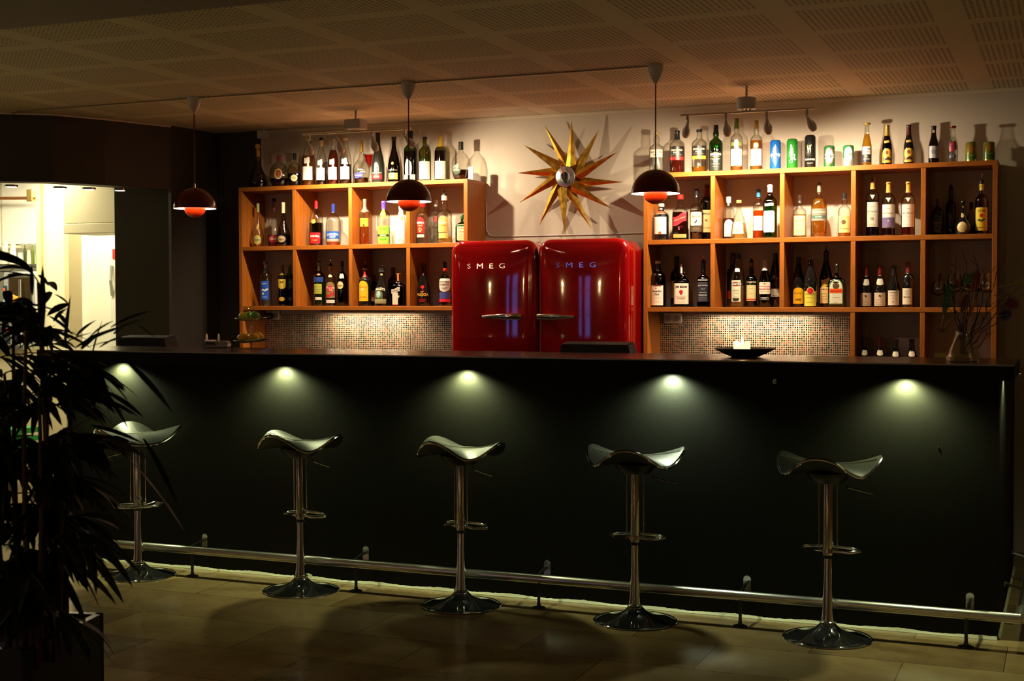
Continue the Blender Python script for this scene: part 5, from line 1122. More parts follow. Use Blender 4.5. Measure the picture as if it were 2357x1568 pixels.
bottle(z, 883, 463.7, 29, 'std', .11, 'clear', ('lime', .40), ((.10, .05, .40), .82, 'foil'), [('rect', .02, .43, .96, (.22, .55, .05), {'t': [('SOURZ', .36, .5, (.02, .30, .02)), ('apple', .12, .5, (.02, .3, .02))]}), ('rect', .185, .235, .92, (.015, .03, .01), {'off': 0, 'e': .0005, 't': [('SOURZ', .21, .5, WHT)]}), ('rect', .62, .82, .4, (.4, .6, .05))], 'clear bottle with lime green label and purple cap in the third upper cell', G, name='liqueur_bottle')
bottle(z, 923, 474, 24.5, 'tall', .10, 'frost', None, (WHT, .9, 'screw'), [('rect', .04, .60, .9, (.86, .84, .76), {'m': [('splat', .3, .68, .5, (.80, .30, .02)), ('splat', -.1, .12, .3, (.75, .25, .02)), ('wave', .4, .08, .35, (.25, .4, .6))], 'lines': [(.35, .2, (.4, .4, .4))]})], 'frosted white bottle with orange leaf mark, mostly behind the middle pendant lamp', G)
bottle(z, 973, 466, 31, 'std', .08, 'clear', ('water', .55), ((.5, .02, .02), .88, 'screw'), [('arch', .25, .64, .60, (.70, .02, .02), {'off': -.3, 't': [('SIERRA', .50, .9, WHT, {'bold': .03}), ('Tequila', .43, .6, (.9, .6, .2))], 'm': [('splat', 0, .33, .35, (.85, .6, .15))]}), ('rect', .15, .22, .55, (.75, .5, .45), {'off': -.3})], 'clear bottle with red arched label right of the middle pendant lamp', G, name='tequila_bottle')
bottle(z, 1004, 459, 28, 'std', .19, 'clear', ('water', .5), ((.6, .6, .6), .84, 'foil'), [('rect', 0, 0, .7, None, {'t': [('Sauza', .38, .9, (.05, .03, .03), {'ital': .3, 'bold': .02}), ('BLANCO', .22, .6, (.2, .2, .2))]}), ('oval', .48, .62, .4, (.25, .05, .05))], 'clear bottle with silver cap and black script, behind the two tequila bottles', G, name='tequila_bottle')
bottle(z, 1023, 451, 34, 'bulb', .075, 'clear', ('pale', .14), ((.55, .5, .4), .9, 'screw'), [('arch', .23, .57, .66, (.62, .42, .14), {'off': -.1, 't': [('SIERRA', .43, .85, (.85, .8, .6), {'bold': .02}), ('Tequila', .37, .55, (.6, .15, .02))], 'm': [('splat', 0, .29, .3, (.75, .5, .1))]}), ('rect', .10, .21, .6, (.65, .58, .15), {'off': -.1})], 'clear bottle with metal pourer and orange arched label in the fourth upper cell', G, pour=15, name='tequila_bottle')
bottle(z, 1064, 499, 31, 'jager', .15, 'green', ('black', .5), ((.01, .1, .04), .85, 'screw'), [('round', .10, .66, .74, CRM, {'t': [('Kraeuter', .52, .7, (.5, .1, .02)), ('LIKOER', .40, .6, (.3, .1, .02))], 'lines': [(.3, .6, (.5, .3, .1)), (.25, .6, (.5, .3, .1)), (.18, .6, (.5, .3, .1))]})], 'green flat bottle with cream label cut off by the end panel of the left shelf', G, sy=.6, pw=4, H_=.175, name='liqueur_bottle')

# ---- left shelf, lower cells -----------------------------------------------
G = 'bottles in the lower cells of the left shelf unit'; z = ZL[2]
bottle(z, 611, 602, 26.7, 'std', .10, 'clear', ('water', .35), ((.2, .2, .22), .93, 'screw'), [('rect', .14, .56, .72, (.01, .08, .48), {'off': -.1, 't': [('SKYY', .50, .5, (.8, .8, .8), {'vert': False}), ('VODKA', .20, .5, (.7, .7, .8))], 'm': [('wave', .1, .35, .7, (.6, .65, .8)), ('splat', -.2, .28, .25, (.7, .7, .7))]}), ('rect', .75, .83, .42, (.15, .35, .6)), ('rect', .84, .92, .4, (.7, .7, .7))], 'clear bottle with large blue label in the lower left cell', G, name='vodka_bottle')
bottle(z, 649.5, 611, 22, 'std', .09, 'olive', ('black', .4), ((.22, .18, .02), .76, 'foil'), [('shield', .42, .66, .80, (.65, .46, .06), {'m': [('wave', 0, .58, .5, (.05, .04, .02))]}), ('oval', .12, .22, .6, (.55, .35, .04))], 'dark green bottle with yellow shield label in the lower left cell', G)
bottle(z, 666.5, 610, 20, 'std', .15, 'green', ('black', .4), ((.05, .22, .05), .74, 'foil'), [('shield', .42, .66, .80, (.08, .32, .12), {'t': [('LIME', .58, .5, (.6, .7, .5))]}), ('oval', .12, .22, .6, (.05, .22, .10)), ('rect', .94, 1.0, .4, WHT)], 'green-necked bottle with green shield label beside the first divider', G)
bottle(z, 734.3, 604, 27.5, 'std', .10, 'olive', ('lime', .6), ((.3, .3, .3), .93, 'screw'), [('rect', .55, .66, .8, (.02, .05, .25)), ('rect', .28, .5, .6, (.38, .38, .06), {'off': -.1, 'lines': [(.44, .7, (.2, .2, .05)), (.38, .7, (.2, .2, .05)), (.33, .7, (.2, .2, .05))]}), ('rect', .80, .92, .42, WHT), ('rect', .14, .2, .5, (.6, .6, .55)), ('diamond', .69, .75, .3, (.4, .1, .02))], 'pale green bottle with white neck band and blue label top in the second lower cell', G, name='vodka_bottle', pour=8)
bottle(z, 761, 612.5, 23, 'std', .10, 'clear', ('dark', .22), (GLD, .88, 'screw'), [('arch', .20, .60, .92, (.26, .17, .07), {'m': [('disc', 0, .43, .62, (.60, .02, .03))], 't': [('Havana', .46, .85, WHT, {'bold': .03}), ('Club', .40, .55, WHT, {'bold': .03})]}), ('rect', .075, .155, .9, (.75, .73, .68), {'lines': [(.11, .5, (.2, .2, .2))]}), ('flag', .24, .31, .8, (.5, .03, .03), {'e': .0006, 'tilt': .3}), ('shield', .72, .80, .5, (.7, .55, .25))], 'rum bottle with brown arched label and red disc, black pourer', G, pour=16, name='rum_bottle')
bottle(z, 787.6, 602, 26, 'squat', .10, 'brown', ('black', .5), (BLK, .90, 'screw'), [('oval', .38, .55, .56, (.70, .52, .26), {'off': -.3, 't': [('Botucal', .46, .8, (.1, .04, .01), {'ital': .3})]}), ('rect', .78, .88, .24, (.4, .10, .06)), ('flag', .62, .72, .45, (.72, .66, .5), {'tilt': -.2})], 'dark brown rum bottle with round cream label beside the second divider', G, name='rum_bottle')
bottle(z, 840, 617.7, 29, 'std', .09, 'black', None, ((.7, .5, .08), .95, 'screw'), [('arch', .13, .665, .80, (.85, .50, .015), {'off': -.25, 't': [('KAHLUA', .50, .8, (.6, .25, .02)), ('LIKOER', .24, .6, (.5, .2, .02))], 'm': [('splat', -.05, .44, .25, (.9, .8, .5))]}), ('rect', .80, .93, .4, (.55, .02, .02)), ('flag', .76, .82, .5, (.65, .05, .04))], 'black bottle with big yellow arched label and red neck in the third lower cell', G, pour=16, name='liqueur_bottle')
bottle(z, 861, 634, 20, 'std', .19, 'brown', ('black', .5), ((.12, .03, .03), .8, 'foil'), [('rect', .15, .5, .8, (.5, .2, .18), {'t': [('Cafe', .4, .7, (.15, .02, .02))]})], 'small dark bottle with pinkish label half hidden behind the cream liqueur', G, name='liqueur_bottle')
bottle(z, 879, 621, 37, 'baileys', .075, 'black', None, ((.05, .05, .05), .93, 'screw'), [('arch', .20, .42, .50, (.10, .14, .04), {'off': -.35, 'm': [('oval', 0, .32, .30, (.35, .5, .55))]}), ('rect', .07, .19, .72, (.42, .40, .22), {'off': -.15, 'lines': [(.14, .9, (.15, .2, .08)), (.11, .9, (.15, .2, .08))]}), ('rect', 0, 0, .8, None, {'off': -.2, 't': [('BAILEYS', .475, .85, (.70, .62, .45), {'arc': .35, 'bold': .03})]}), ('rect', .84, .89, .37, (.55, .48, .22))], 'black bellied bottle with cream lettering and landscape label', G, pour=10, name='liqueur_bottle')
bottle(z, 905, 616, 24, 'bord', .20, 'brown', ('black', .6), ((.06, .008, .008), .80, 'foil'), [], 'dark bottle standing behind the square orange-capped bottle', G)
bottle(z, 917, 630.6, 32, 'square', .08, 'brown', ('black', .6), ((.75, .20, .03), .78, 'foil'), [('rect', .05, .42, .40, (.72, .66, .56), {'off': -.35}), ('flag', .42, .55, .62, (.55, .48, .42), {'off': -.3, 'tilt': .25, 't': [('COINTREAU', .48, .8, (.1, .05, .03))]}), ('rect', .03, .05, .4, (.5, .02, .02), {'off': -.35})], 'square dark bottle with orange cap and white ribbon label in the third lower cell', G, pw=6, name='liqueur_bottle')
bottle(z, 975, 607, 32, 'champ', .10, 'black', None, ((.03, .03, .03), .93, 'screw'), [('rect', 0, 0, .9, None, {'off': -.1, 't': [('PASSOA', .27, .95, (.75, .42, .05), {'bold': .03}), ('PASSION', .15, .55, (.55, .03, .02)), ('DRINK', .11, .45, (.55, .03, .02))], 'm': [('palm', 0, .43, .34, (.75, .02, .02)), ('wave', 0, .33, .3, (.8, .25, .03))]}), ('oval', .72, .80, .2, (.25, .25, .22))], 'black bottle with red palm tree and yellow lettering in the fourth lower cell', G, name='liqueur_bottle')
bottle(z, 1025.5, 618.5, 30, 'std', .08, 'clear', ('dark', .25), ((.60, .03, .03), .93, 'screw'), [('shield', .38, .73, .92, (.62, .56, .48), {'off': -.1, 't': [('SOUTHERN', .65, .85, (.05, .05, .05)), ('COMFORT', .57, .75, (.05, .05, .05))], 'm': [('wave', 0, .47, .5, (.3, .3, .3))]}), ('rect', .19, .37, .85, (.05, .06, .25), {'off': -.1}), ('rect', .11, .185, .9, (.60, .015, .03), {'off': -.1})], 'clear bottle with white shield label cut off by the left red refrigerator', G, name='liqueur_bottle')
bottle(z, 1024, 606, 20, 'bord', .19, 'black', None, ((.01, .02, .06), .80, 'foil'), [], 'dark bottle with pourer behind the one cut off by the refrigerator', G, pour=8)

# ---- top of the right shelf ------------------------------------------------
G = 'bottles on top of the right shelf unit'; z = ZR[0]
HP = lambda c2, lv: [('rect', .38, .62, .93, BLK, {'t': [('HIGHLAND', .54, .8, (.72, .66, .5), {'bold': .02}), ('PARK', .48, .4, (.72, .66, .5), {'bold': .02})], 'lines': [(.43, .7, (.5, .45, .3))]}), ('rect', .31, .385, .93, c2, {'e': .0004})]
bottle(z, 1511, 304.7, 33, 'bulb', .11, 'clear', ('water', .38), ((.5, .30, .12), .93, 'screw'), [('rect', .40, .58, .92, (.74, .68, .50), {'t': [('HIGHLAND', .52, .85, (.05, .04, .02), {'bold': .02}), ('PARK', .45, .4, (.05, .04, .02), {'bold': .02})]})], 'clear bottle with cream label directly behind the right pendant lamp cord', G, name='whisky_bottle')
bottle(z, 1558.5, 301.5, 34.7, 'std', .11, 'clear', ('red', .63), (BLK, .80, 'foil'), HP((.60, .015, .02), 0), 'whisky bottle with black label, red band and black neck', G, name='whisky_bottle')
bottle(z, 1609.6, 299, 34.7, 'std', .11, 'clear', ('gold', .14), (BLK, .95, 'screw'), HP((.80, .42, .02), 0), 'nearly empty whisky bottle with black label and yellow band', G, name='whisky_bottle')
bottle(z, 1648, 288.5, 31, 'bulb', .11, 'green', ('black', .45), (BLK, .82, 'foil'), [('rect', .04, .42, .92, (.012, .02, .014), {'t': [('ARDBEG', .375, .85, (.78, .78, .70), {'bold': .03}), ('TEN', .22, .3, (.7, .65, .5)), ('ISLAY SINGLE MALT', .28, .7, (.6, .6, .55))], 'lines': [(.33, .6, (.5, .5, .4)), (.26, .5, (.5, .5, .4)), (.17, .6, (.5, .5, .4)), (.12, .5, (.5, .4, .3))]})], 'dark green whisky bottle with black label and white lettering', G, name='whisky_bottle')
bottle(z, 1695.6, 273.5, 28, 'bulb', .11, 'clear', ('gold', .09), ((.12, .20, .03), .81, 'foil'), [('rect', .11, .42, .92, WHT, {'lines': [(.36, .5, (.7, .66, .5))]}), ('rect', .48, .55, .9, (.25, .30, .06)), ('arch', .46, .60, .3, WHT)], 'tall clear bottle with blank white label and green neck, almost empty', G, name='whisky_bottle')
bottle(z, 1741, 278, 28, 'bulb', .11, 'clear', ('gold', .60), ((.35, .22, .05), .84, 'foil'), [('rect', .10, .43, .93, WHT, {'lines': [(.40, .7, (.6, .5, .2))]}), ('arch', .46, .55, .35, (.9, .75, .3))], 'tall bottle of golden whisky with blank white label, left of the cans', G, name='whisky_bottle')
can(z, 1785, 323, 25, .11, (.01, .14, .60), [('diamond', .12, .84, .80, (.75, .75, .72), {}), ('oval', .20, .78, .64, (.02, .12, .50), {'e': .0004, 't': [('ARCTIC', .50, .95, WHT, {'bold': .04})], 'm': [('disc', 0, .66, .3, (.6, .02, .02)), ('wave', 0, .34, .4, (.6, .02, .05))]})], 'tall blue can with white lettering, leftmost of the cans')
can(z, 1823.7, 320.5, 25, .11, (.02, .26, .03), [('rect', .1, .9, .7, None, {'t': [('Carlsberg', .50, 1.55, (.80, .82, .72), {'vert': True, 'bold': .03, 'u': -.1})], 'm': [('loop', .35, .40, .55, (.75, .78, .7))]})], 'tall green can with upright white lettering')
can(z, 1865, 311.6, 25, .11, (.012, .012, .012), [('rect', .1, .9, .8, None, {'t': [('GUINNESS', .27, .9, (.75, .72, .62), {'bold': .03}), ('DRAUGHT', .16, .5, (.6, .55, .4))], 'm': [('harp', -.2, .63, .55, (.62, .45, .10))]})], 'tall black can with gold harp, highest of the cans')
can(z, 1909, 336, 25, .11, (.03, .16, .05), [('oval', .14, .90, .78, (.60, .10, .06), {}), ('oval', .20, .84, .62, (.72, .70, .62), {'e': .0004}), ('rect', .43, .60, .86, (.70, .68, .62), {'e': .0007, 't': [("BECK'S", .51, .85, (.02, .02, .02), {'bold': .04})]})], 'short green can with red and white oval')
can(z, 1953, 335, 25, .11, (.04, .26, .08), [('rect', .05, .42, .98, (.55, .56, .52), {'metal': .6}), ('oval', .24, .92, .72, (.76, .78, .70), {'e': .0004, 't': [('Grolsch', .58, .8, (.04, .25, .06), {'ital': .2, 'bold': .02})]})], 'short green and silver can with white disc')
bottle(z, 1995.6, 285, 22, 'beer', .11, 'clear', ('beer', .76), (GLD, .965, 'cork'), [('rect', .28, .46, .92, (.74, .72, .62), {'t': [('Corona', .41, .8, (.02, .04, .15), {'bold': .02}), ('Extra', .34, .5, (.02, .04, .15))]}), ('rect', .10, .275, .94, (.02, .03, .07), {'t': [('CERVEZA', .17, .7, (.6, .6, .5))], 'm': [('crest', 0, .23, .25, (.5, .35, .1))]})], 'clear bottle of yellow beer with white and blue label', G, name='beer_bottle', cat='beer bottle')
LE = [('arch', .07, .42, .90, (.80, .48, .06), {'t': [('Leffe', .17, .85, (.03, .02, .02), {'bold': .04})], 'm': [('arch' if False else 'oval', 0, .32, .26, (.30, .06, .03)), ('splat', -.12, .31, .14, (.7, .7, .75))]}), ('flag', .56, .62, .6, (.75, .5, .12))]
bottle(z, 2042, 289, 22.5, 'beer', .11, 'brown', ('dark', .7), (GLD, .74, 'foil'), LE, 'brown beer bottle with yellow label and gold neck foil', G, name='beer_bottle', cat='beer bottle')
bottle(z, 2092, 288, 23, 'beer', .11, 'black', None, ((.07, .015, .01), .74, 'foil'), LE, 'dark beer bottle with yellow label and brown neck foil', G, name='beer_bottle', cat='beer bottle')
bottle(z, 2149.5, 290.6, 23, 'beer', .11, 'brown', ('black', .7), (BLK, .90, 'foil'), [('round', .15, .47, .94, (.42, .44, .50), {'m': [('disc', 0, .32, .5, (.25, .25, .38)), ('crest', 0, .36, .22, (.05, .05, .1))]}), ('rect', .82, .89, .47, (.6, .55, .5))], 'red-brown bottle with silver-blue label and white neck ring', G, name='beer_bottle', cat='beer bottle')
bottle(z, 2193.7, 291, 23, 'beer', .11, 'clear', ('water', .72), ((.18, .01, .01), .95, 'screw'), [('flag', .33, .57, .70, (.42, .03, .06), {'t': [('SMIRNOFF', .45, .9, (.12, .12, .4), {'bold': .02})]}), ('rect', .14, .22, .6, (.03, .06, .15), {'t': [('ICE', .18, .4, (.4, .5, .6))]})], 'clear bottle with red and blue label near the right end of the top shelf', G, name='beer_bottle', cat='beer bottle')
can(z, 2235.8, 327.4, 26, .11, (.42, .40, .06), [('rect', .14, .42, .99, (.05, .16, .02), {'t': [('BRYGGERI', .34, .7, (.6, .55, .2))]}), ('oval', .5, .8, .4, (.35, .12, .03), {'e': .0004})], 'short gold and green can, second from the right end', .7)
can(z, 2277, 326.8, 26, .11, (.34, .34, .04), [('rect', .14, .50, .99, (.03, .12, .015), {'t': [('BRYGGERI', .4, .7, (.5, .5, .2))]}), ('oval', .55, .82, .4, (.3, .1, .03), {'e': .0004})], 'short gold and green can at the very right end of the top shelf', .7)

# ---- right shelf, upper cells ----------------------------------------------
G = 'bottles in the upper cells of the right shelf unit'; z = ZR[1]
bottle(z, 1522, 470, 35, 'std', .095, 'black', None, (WHT, .92, 'screw'), [('rect', .17, .72, .80, WHT, {'off': -.1, 't': [('GIN', .4, .25, (.6, .58, .5))], 'lines': [(.6, .5, (.6, .6, .5))], 'm': [('disc', 0, .20, .2, (.65, .10, .02))]}), ('rect', .72, .80, .8, (.4, .1, .03), {'off': -.1}), ('rect', .84, .88, .45, WHT)], 'black bottle with tall white label, leftmost in the right shelf', G, name='whisky_bottle')
bottle(z, 1566, 449, 36, 'square', .12, 'clear', ('dark', .62), ((.50, .02, .02), .90, 'screw'), [('flag', .36, .56, .84, (.62, .02, .04), {'tilt': .35, 't': [('Johnnie Walker', .465, .85, (.8, .5, .2), {'ital': .2})]}), ('rect', .05, .13, .84, (.45, .33, .10), {'lines': [(.09, .7, (.2, .1, .02))]}), ('rect', 0, 0, .6, None, {'m': [('man', -.1, .26, .22, (.6, .10, .25))]})], 'square whisky bottle with slanted red label', G, pw=5, name='whisky_bottle')
bottle(z, 1603, 436, 29, 'bulb', .13, 'clear', ('dark', .58), (BLK, .84, 'foil'), [('round', .28, .55, .92, (.80, .74, .58), {'t': [('THE FAMOUS', .51, .6, (.3, .1, .05)), ('GROUSE', .46, .65, (.2, .05, .03), {'bold': .02})], 'm': [('bird', 0, .36, .38, (.03, .04, .06))]}), ('rect', .16, .27, .94, (.10, .07, .05), {'lines': [(.215, .7, (.4, .3, .15))]})], 'whisky bottle with white label showing a dark bird', G, name='whisky_bottle')
bottle(z, 1627, 425.7, 30, 'std', .19, 'green', ('dark', .56), ((.20, .02, .02), .78, 'foil'), [('rect', .14, .54, .92, (.72, .56, .26), {'t': [('JAMESON', .47, .85, (.06, .03, .02), {'bold': .02}), ('IRISH WHISKEY', .22, .7, (.3, .05, .03))], 'm': [('crest', 0, .35, .22, (.3, .05, .03))]})], 'green whiskey bottle with tan label beside the first divider of the right shelf', G, name='whisky_bottle')
bottle(z, 1677, 454, 27, 'std', .17, 'clear', ('red', .50), (WHT, .86, 'screw'), [('arch', .07, .47, .72, WHT, {'off': .1}), ('rect', .80, .86, .4, (.3, .5, .45))], 'clear bottle with white arched label and white cap in the second upper cell', G, name='whisky_bottle')
bottle(z, 1701, 461.5, 38, 'pinch', .075, 'clear', ('pale', .42), ((.55, .38, .12), .93, 'screw'), [('round', .12, .44, .68, (.85, .70, .40), {'off': -.1, 'lines': [(.38, .7, (.6, .4, .1)), (.25, .6, (.6, .4, .1))], 'm': [('disc', 0, .20, .08, (.6, .4, .1))]})], 'pale pinched bottle with wide base and cream label', G, name='whisky_bottle')
bottle(z, 1746, 436, 25, 'std', .16, 'clear', ('orange', .57), ((.03, .20, .42), .84, 'foil'), [('rect', .17, .46, .94, (.88, .82, .70), {'lines': [(.38, .5, (.6, .5, .4))]})], 'orange whisky bottle with blue cap and white label', G, name='whisky_bottle')
bottle(z, 1772.6, 425.7, 32, 'std', .10, 'green', ('olive' if False else 'lime', .55), (WHT, .86, 'foil'), [('round', .11, .51, .80, WHT, {'off': -.15, 't': [('CUTTY SARK', .39, .7, (.7, .68, .6))]}), ('flag', .60, .65, .6, WHT, {'off': -.1})], 'green whisky bottle with white cap and large white label', G, name='whisky_bottle')
bottle(z, 1841, 450, 30, 'bulb', .12, 'clear', ('pale', .55), ((.04, .02, .015), .82, 'foil'), [('rect', .06, .52, .93, (.84, .72, .42), {'t': [('BALVENIE', .40, .7, (.45, .3, .1))], 'lines': [(.30, .6, (.6, .45, .2)), (.2, .6, (.6, .45, .2)), (.15, .4, (.3, .1, .1))]}), ('rect', .95, 1.0, .42, (.7, .6, .4))], 'clear bottle with bulging dark neck and cream label in the third upper cell', G, name='whisky_bottle')
bottle(z, 1885.6, 420.4, 38, 'squat', .12, 'clear', ('gold', .70), ((.22, .20, .18), .82, 'foil'), [('rect', .30, .52, .93, (.22, .19, .15), {'t': [('AUCHENTOSHAN', .455, .85, (.72, .70, .62), {'bold': .02}), ('SINGLE MALT', .32, .6, (.5, .5, .45))]}), ('rect', .345, .40, .88, (.05, .14, .12), {'e': .0004, 't': [('CLASSIC', .372, .4, (.6, .65, .6))]})], 'broad bottle of golden whisky with grey and green label band', G, name='whisky_bottle')
bottle(z, 1944, 445, 29, 'bulb', .13, 'clear', ('gold', .12), (BLK, .86, 'foil'), [('rect', .10, .48, .90, (.82, .62, .24), {'t': [('SPRINGBANK', .19, .8, (.25, .08, .03))], 'm': [('disc', -.1, .34, .36, (.12, .08, .05))], 'lines': [(.44, .6, (.5, .3, .1))]}), ('rect', 0, 0, .8, None, {'off': -.1, 't': [('S', .345, .22, (.8, .7, .5), {'bold': .05})]})], 'small clear bottle with yellowish label and dark square mark beside the third divider', G, name='whisky_bottle')
MC = lambda n_, c2: [('rect', .16, .58, .93, (.80, .76, .68), {'t': [('MACALLAN', .42, .82, (.25, .18, .12), {'bold': .01})]+([(n_, .30, .22, (.12, .08, .05), {'bold': .03})] if n_ else []), 'lines': [(.50, .25, (.4, .3, .2)), (.36, .4, (.5, .4, .3)), (.20, .5, (.5, .4, .3))]}), ('vee', .62, .70, .30, (.78, .75, .70), {})]+([('rect', .165, .34, .94, c2, {'e': .0004, 't': [('18', .28, .15, (.6, .6, .7))], 'lines': [(.24, .4, (.5, .5, .6))]})] if c2 else [])
bottle(z, 2009, 408.8, 29, 'std', .11, 'clear', ('black', .60), ((.60, .34, .07), .80, 'foil'), MC('12', None)+[('rect', .905, 1.0, .42, BLK)], 'dark whisky bottle with white label, gold neck and black cap in the fourth upper cell', G, name='whisky_bottle')
bottle(z, 2045.8, 419, 31, 'std', .11, 'clear', ('dark', .14), ((.62, .36, .08), .80, 'foil'), MC('', (.16, .12, .28))+[('rect', .94, 1.0, .42, BLK)], 'clear whisky bottle with white and purple label in the fourth upper cell', G, name='whisky_bottle')
bottle(z, 2091, 419, 30.5, 'std', .11, 'clear', ('red', .33), ((.62, .36, .08), .80, 'foil'), MC('', None)+[('rect', .94, 1.0, .42, BLK)], 'clear whisky bottle with plain white label, one third full, beside the fourth divider', G, name='whisky_bottle')
bottle(z, 2158, 458, 31, 'squat', .10, 'black', None, ((.05, .02, .01), .82, 'foil'), [('oval', .10, .55, .62, (.35, .33, .22), {'off': -.1}), ('oval', .115, .535, .57, (.02, .02, .015), {'off': -.1, 'e': .0004, 't': [('ABADJOZ', .33, .9, (.5, .35, .06), {'bold': .03}), ('XO RUM', .25, .5, (.4, .3, .06))]})], 'dark bottle with pale-edged black oval label in the last upper cell', G, name='rum_bottle')
bottle(z, 2189, 435, 24, 'bord', .15, 'black', None, ((.01, .01, .012), .80, 'foil'), [('rect', .20, .48, .9, (.02, .02, .04), {'m': [('disc', 0, .36, .4, (.08, .05, .10)), ('wave', 0, .42, .5, (.10, .12, .25))]})], 'tall black bottle with pourer deep in the last upper cell', G, pour=20)
bottle(z, 2217, 463.5, 36, 'tear', .07, 'black', None, (BLK, .93, 'screw'), [('oval', .06, .38, .62, (.72, .58, .28), {'off': -.1, 'lines': [(.25, .5, (.5, .4, .2)), (.18, .5, (.5, .4, .2))]}), ('oval', .50, .64, .42, (.60, .45, .18), {'off': -.1}), ('rect', .80, .86, .22, (.55, .40, .18))], 'dark teardrop bottle with large round pale label in the last upper cell', G)
bottle(z, 2236, 466, 30, 'pinch', .18, 'smoke', ('black', .3), (BLK, .8, 'foil'), [('rect', .25, .5, .5, (.25, .24, .2), {'off': -.2})], 'smoky cone-shaped bottle behind the yellow-labelled one', G)
bottle(z, 2260, 423.6, 29.5, 'std', .10, 'amber', ('dark', .5), ((.60, .50, .06), .87, 'foil'), [('round', .07, .53, .94, (.72, .58, .03), {'t': [('RUM', .46, .5, (.3, .05, .02)), ('OVERPROOF', .13, .7, (.3, .1, .02))], 'm': [('wave', 0, .27, .7, (.05, .05, .05)), ('disc', 0, .37, .28, (.6, .03, .02))]})], 'bottle with bright yellow label, yellow cap and metal pourer in the last upper cell', G, pour=24, name='rum_bottle')

# ---- right shelf, middle cells ---------------------------------------------
G = 'bottles in the middle cells of the right shelf unit'; z = ZR[2]
bottle(z, 1514.5, 602, 33.5, 'std', .09, 'brown', ('black', .62), ((.5, .5, .4), .95, 'screw'), [('rect', .04, .47, .86, (.80, .68, .58), {'off': -.1, 't': [('Canadian', .35, .7, (.03, .03, .05), {'ital': .35, 'bold': .02}), ('Club', .28, .35, (.03, .03, .05), {'ital': .35, 'bold': .02})], 'm': [('crest', -.1, .41, .14, (.6, .12, .05))], 'lines': [(.2, .6, (.6, .5, .4)), (.12, .4, (.6, .3, .2))]}), ('rect', .455, .485, .5, (.12, .02, .02), {'off': 0, 'e': .0004})], 'dark whisky bottle with pinkish white label in the first middle cell', G, name='whisky_bottle')
bottle(z, 1558, 591, 28, 'bord', .20, 'dkgreen', ('black', .6), (BLK, .80, 'foil'), [('rect', .18, .52, .92, (.5, .36, .08))], 'dark green bottle with yellow label behind the square white-labelled bottle', G)
bottle(z, 1569, 609.7, 34.4, 'square', .085, 'brown', ('black', .6), (WHT, .80, 'foil'), [('rect', .07, .56, .97, (.82, .72, .60), {'t': [('JIM BEAM', .47, .8, (.05, .02, .02), {'bold': .04}), ('WHISKEY', .20, .6, (.4, .2, .1))], 'm': [('disc', 0, .36, .26, (.60, .02, .02)), ('crest', 0, .32, .22, (.60, .02, .02))], 'lines': [(.26, .7, (.5, .3, .2)), (.23, .7, (.5, .3, .2)), (.12, .6, (.6, .2, .1))]})], 'square whiskey bottle with white cap and white label with red seal', G, pw=5, name='whisky_bottle')
bottle(z, 1619, 605.5, 28, 'square', .09, 'brown', ('black', .5), (BLK, .78, 'foil'), [('rect', .12, .565, .97, (.03, .03, .045), {'t': [("JACK DANIEL'S", .49, .85, (.65, .65, .68), {'arc': .15, 'bold': .03}), ('No.7', .41, .3, (.6, .6, .65)), ('TENNESSEE', .33, .6, (.6, .6, .65)), ('WHISKEY', .27, .75, (.6, .6, .65), {'bold': .03})], 'lines': [(.22, .7, (.4, .4, .45)), (.18, .8, (.4, .4, .45)), (.15, .6, (.4, .4, .45)), (.545, .8, (.4, .4, .45))]}), ('rect', .60, .62, .8, (.6, .62, .6))], 'square bottle with black and white label and tall metal pourer', G, pw=5, pour=18, name='whisky_bottle')
bottle(z, 1687, 583.5, 27, 'bord', .20, 'black', None, ((.10, .01, .01), .80, 'foil'), [('rect', .15, .3, .9, (.5, .03, .03))], 'dark vermouth bottle with red cap behind the pale green one', G)
bottle(z, 1698, 584.4, 33, 'tall', .10, 'clear', ('lime' if False else 'pale', .40), ((.02, .03, .10), .90, 'foil'), [('rect', .10, .50, .62, (.58, .62, .48), {'off': -.2, 't': [('BIANCO', .31, .6, (.2, .2, .15))], 'lines': [(.26, .5, (.4, .4, .3)), (.2, .5, (.4, .4, .3))]}), ('oval', .39, .47, .55, (.5, .02, .03), {'off': -.2, 'e': .0004}), ('rect', .405, .455, .68, (.03, .03, .03), {'off': -.15, 'e': .0008, 't': [('MARTINI', .43, .9, WHT, {'bold': .04})]}), ('shield', .11, .17, .4, (.03, .03, .03), {'off': -.2, 'e': .0004}), ('rect', .66, .73, .4, (.6, .65, .6))], 'tall pale green vermouth bottle in the second middle cell', G, name='vermouth_bottle')
bottle(z, 1729.8, 604, 26, 'bulb', .11, 'brown', ('black', .4), ((.20, .07, .02), .90, 'foil'), [('rect', .14, .49, .84, (.58, .52, .26), {'lines': [(.42, .5, (.4, .35, .15)), (.3, .3, (.4, .35, .15))]}), ('rect', .155, .185, .8, (.5, .04, .03), {'e': .0004}), ('rect', 0, 0, .9, None, {'t': [('CAMPARI', .555, .95, (.42, .36, .25), {'bold': .02})]})], 'dark red-brown bottle with black cone pourer and beige label', G, pour=16, name='liqueur_bottle')
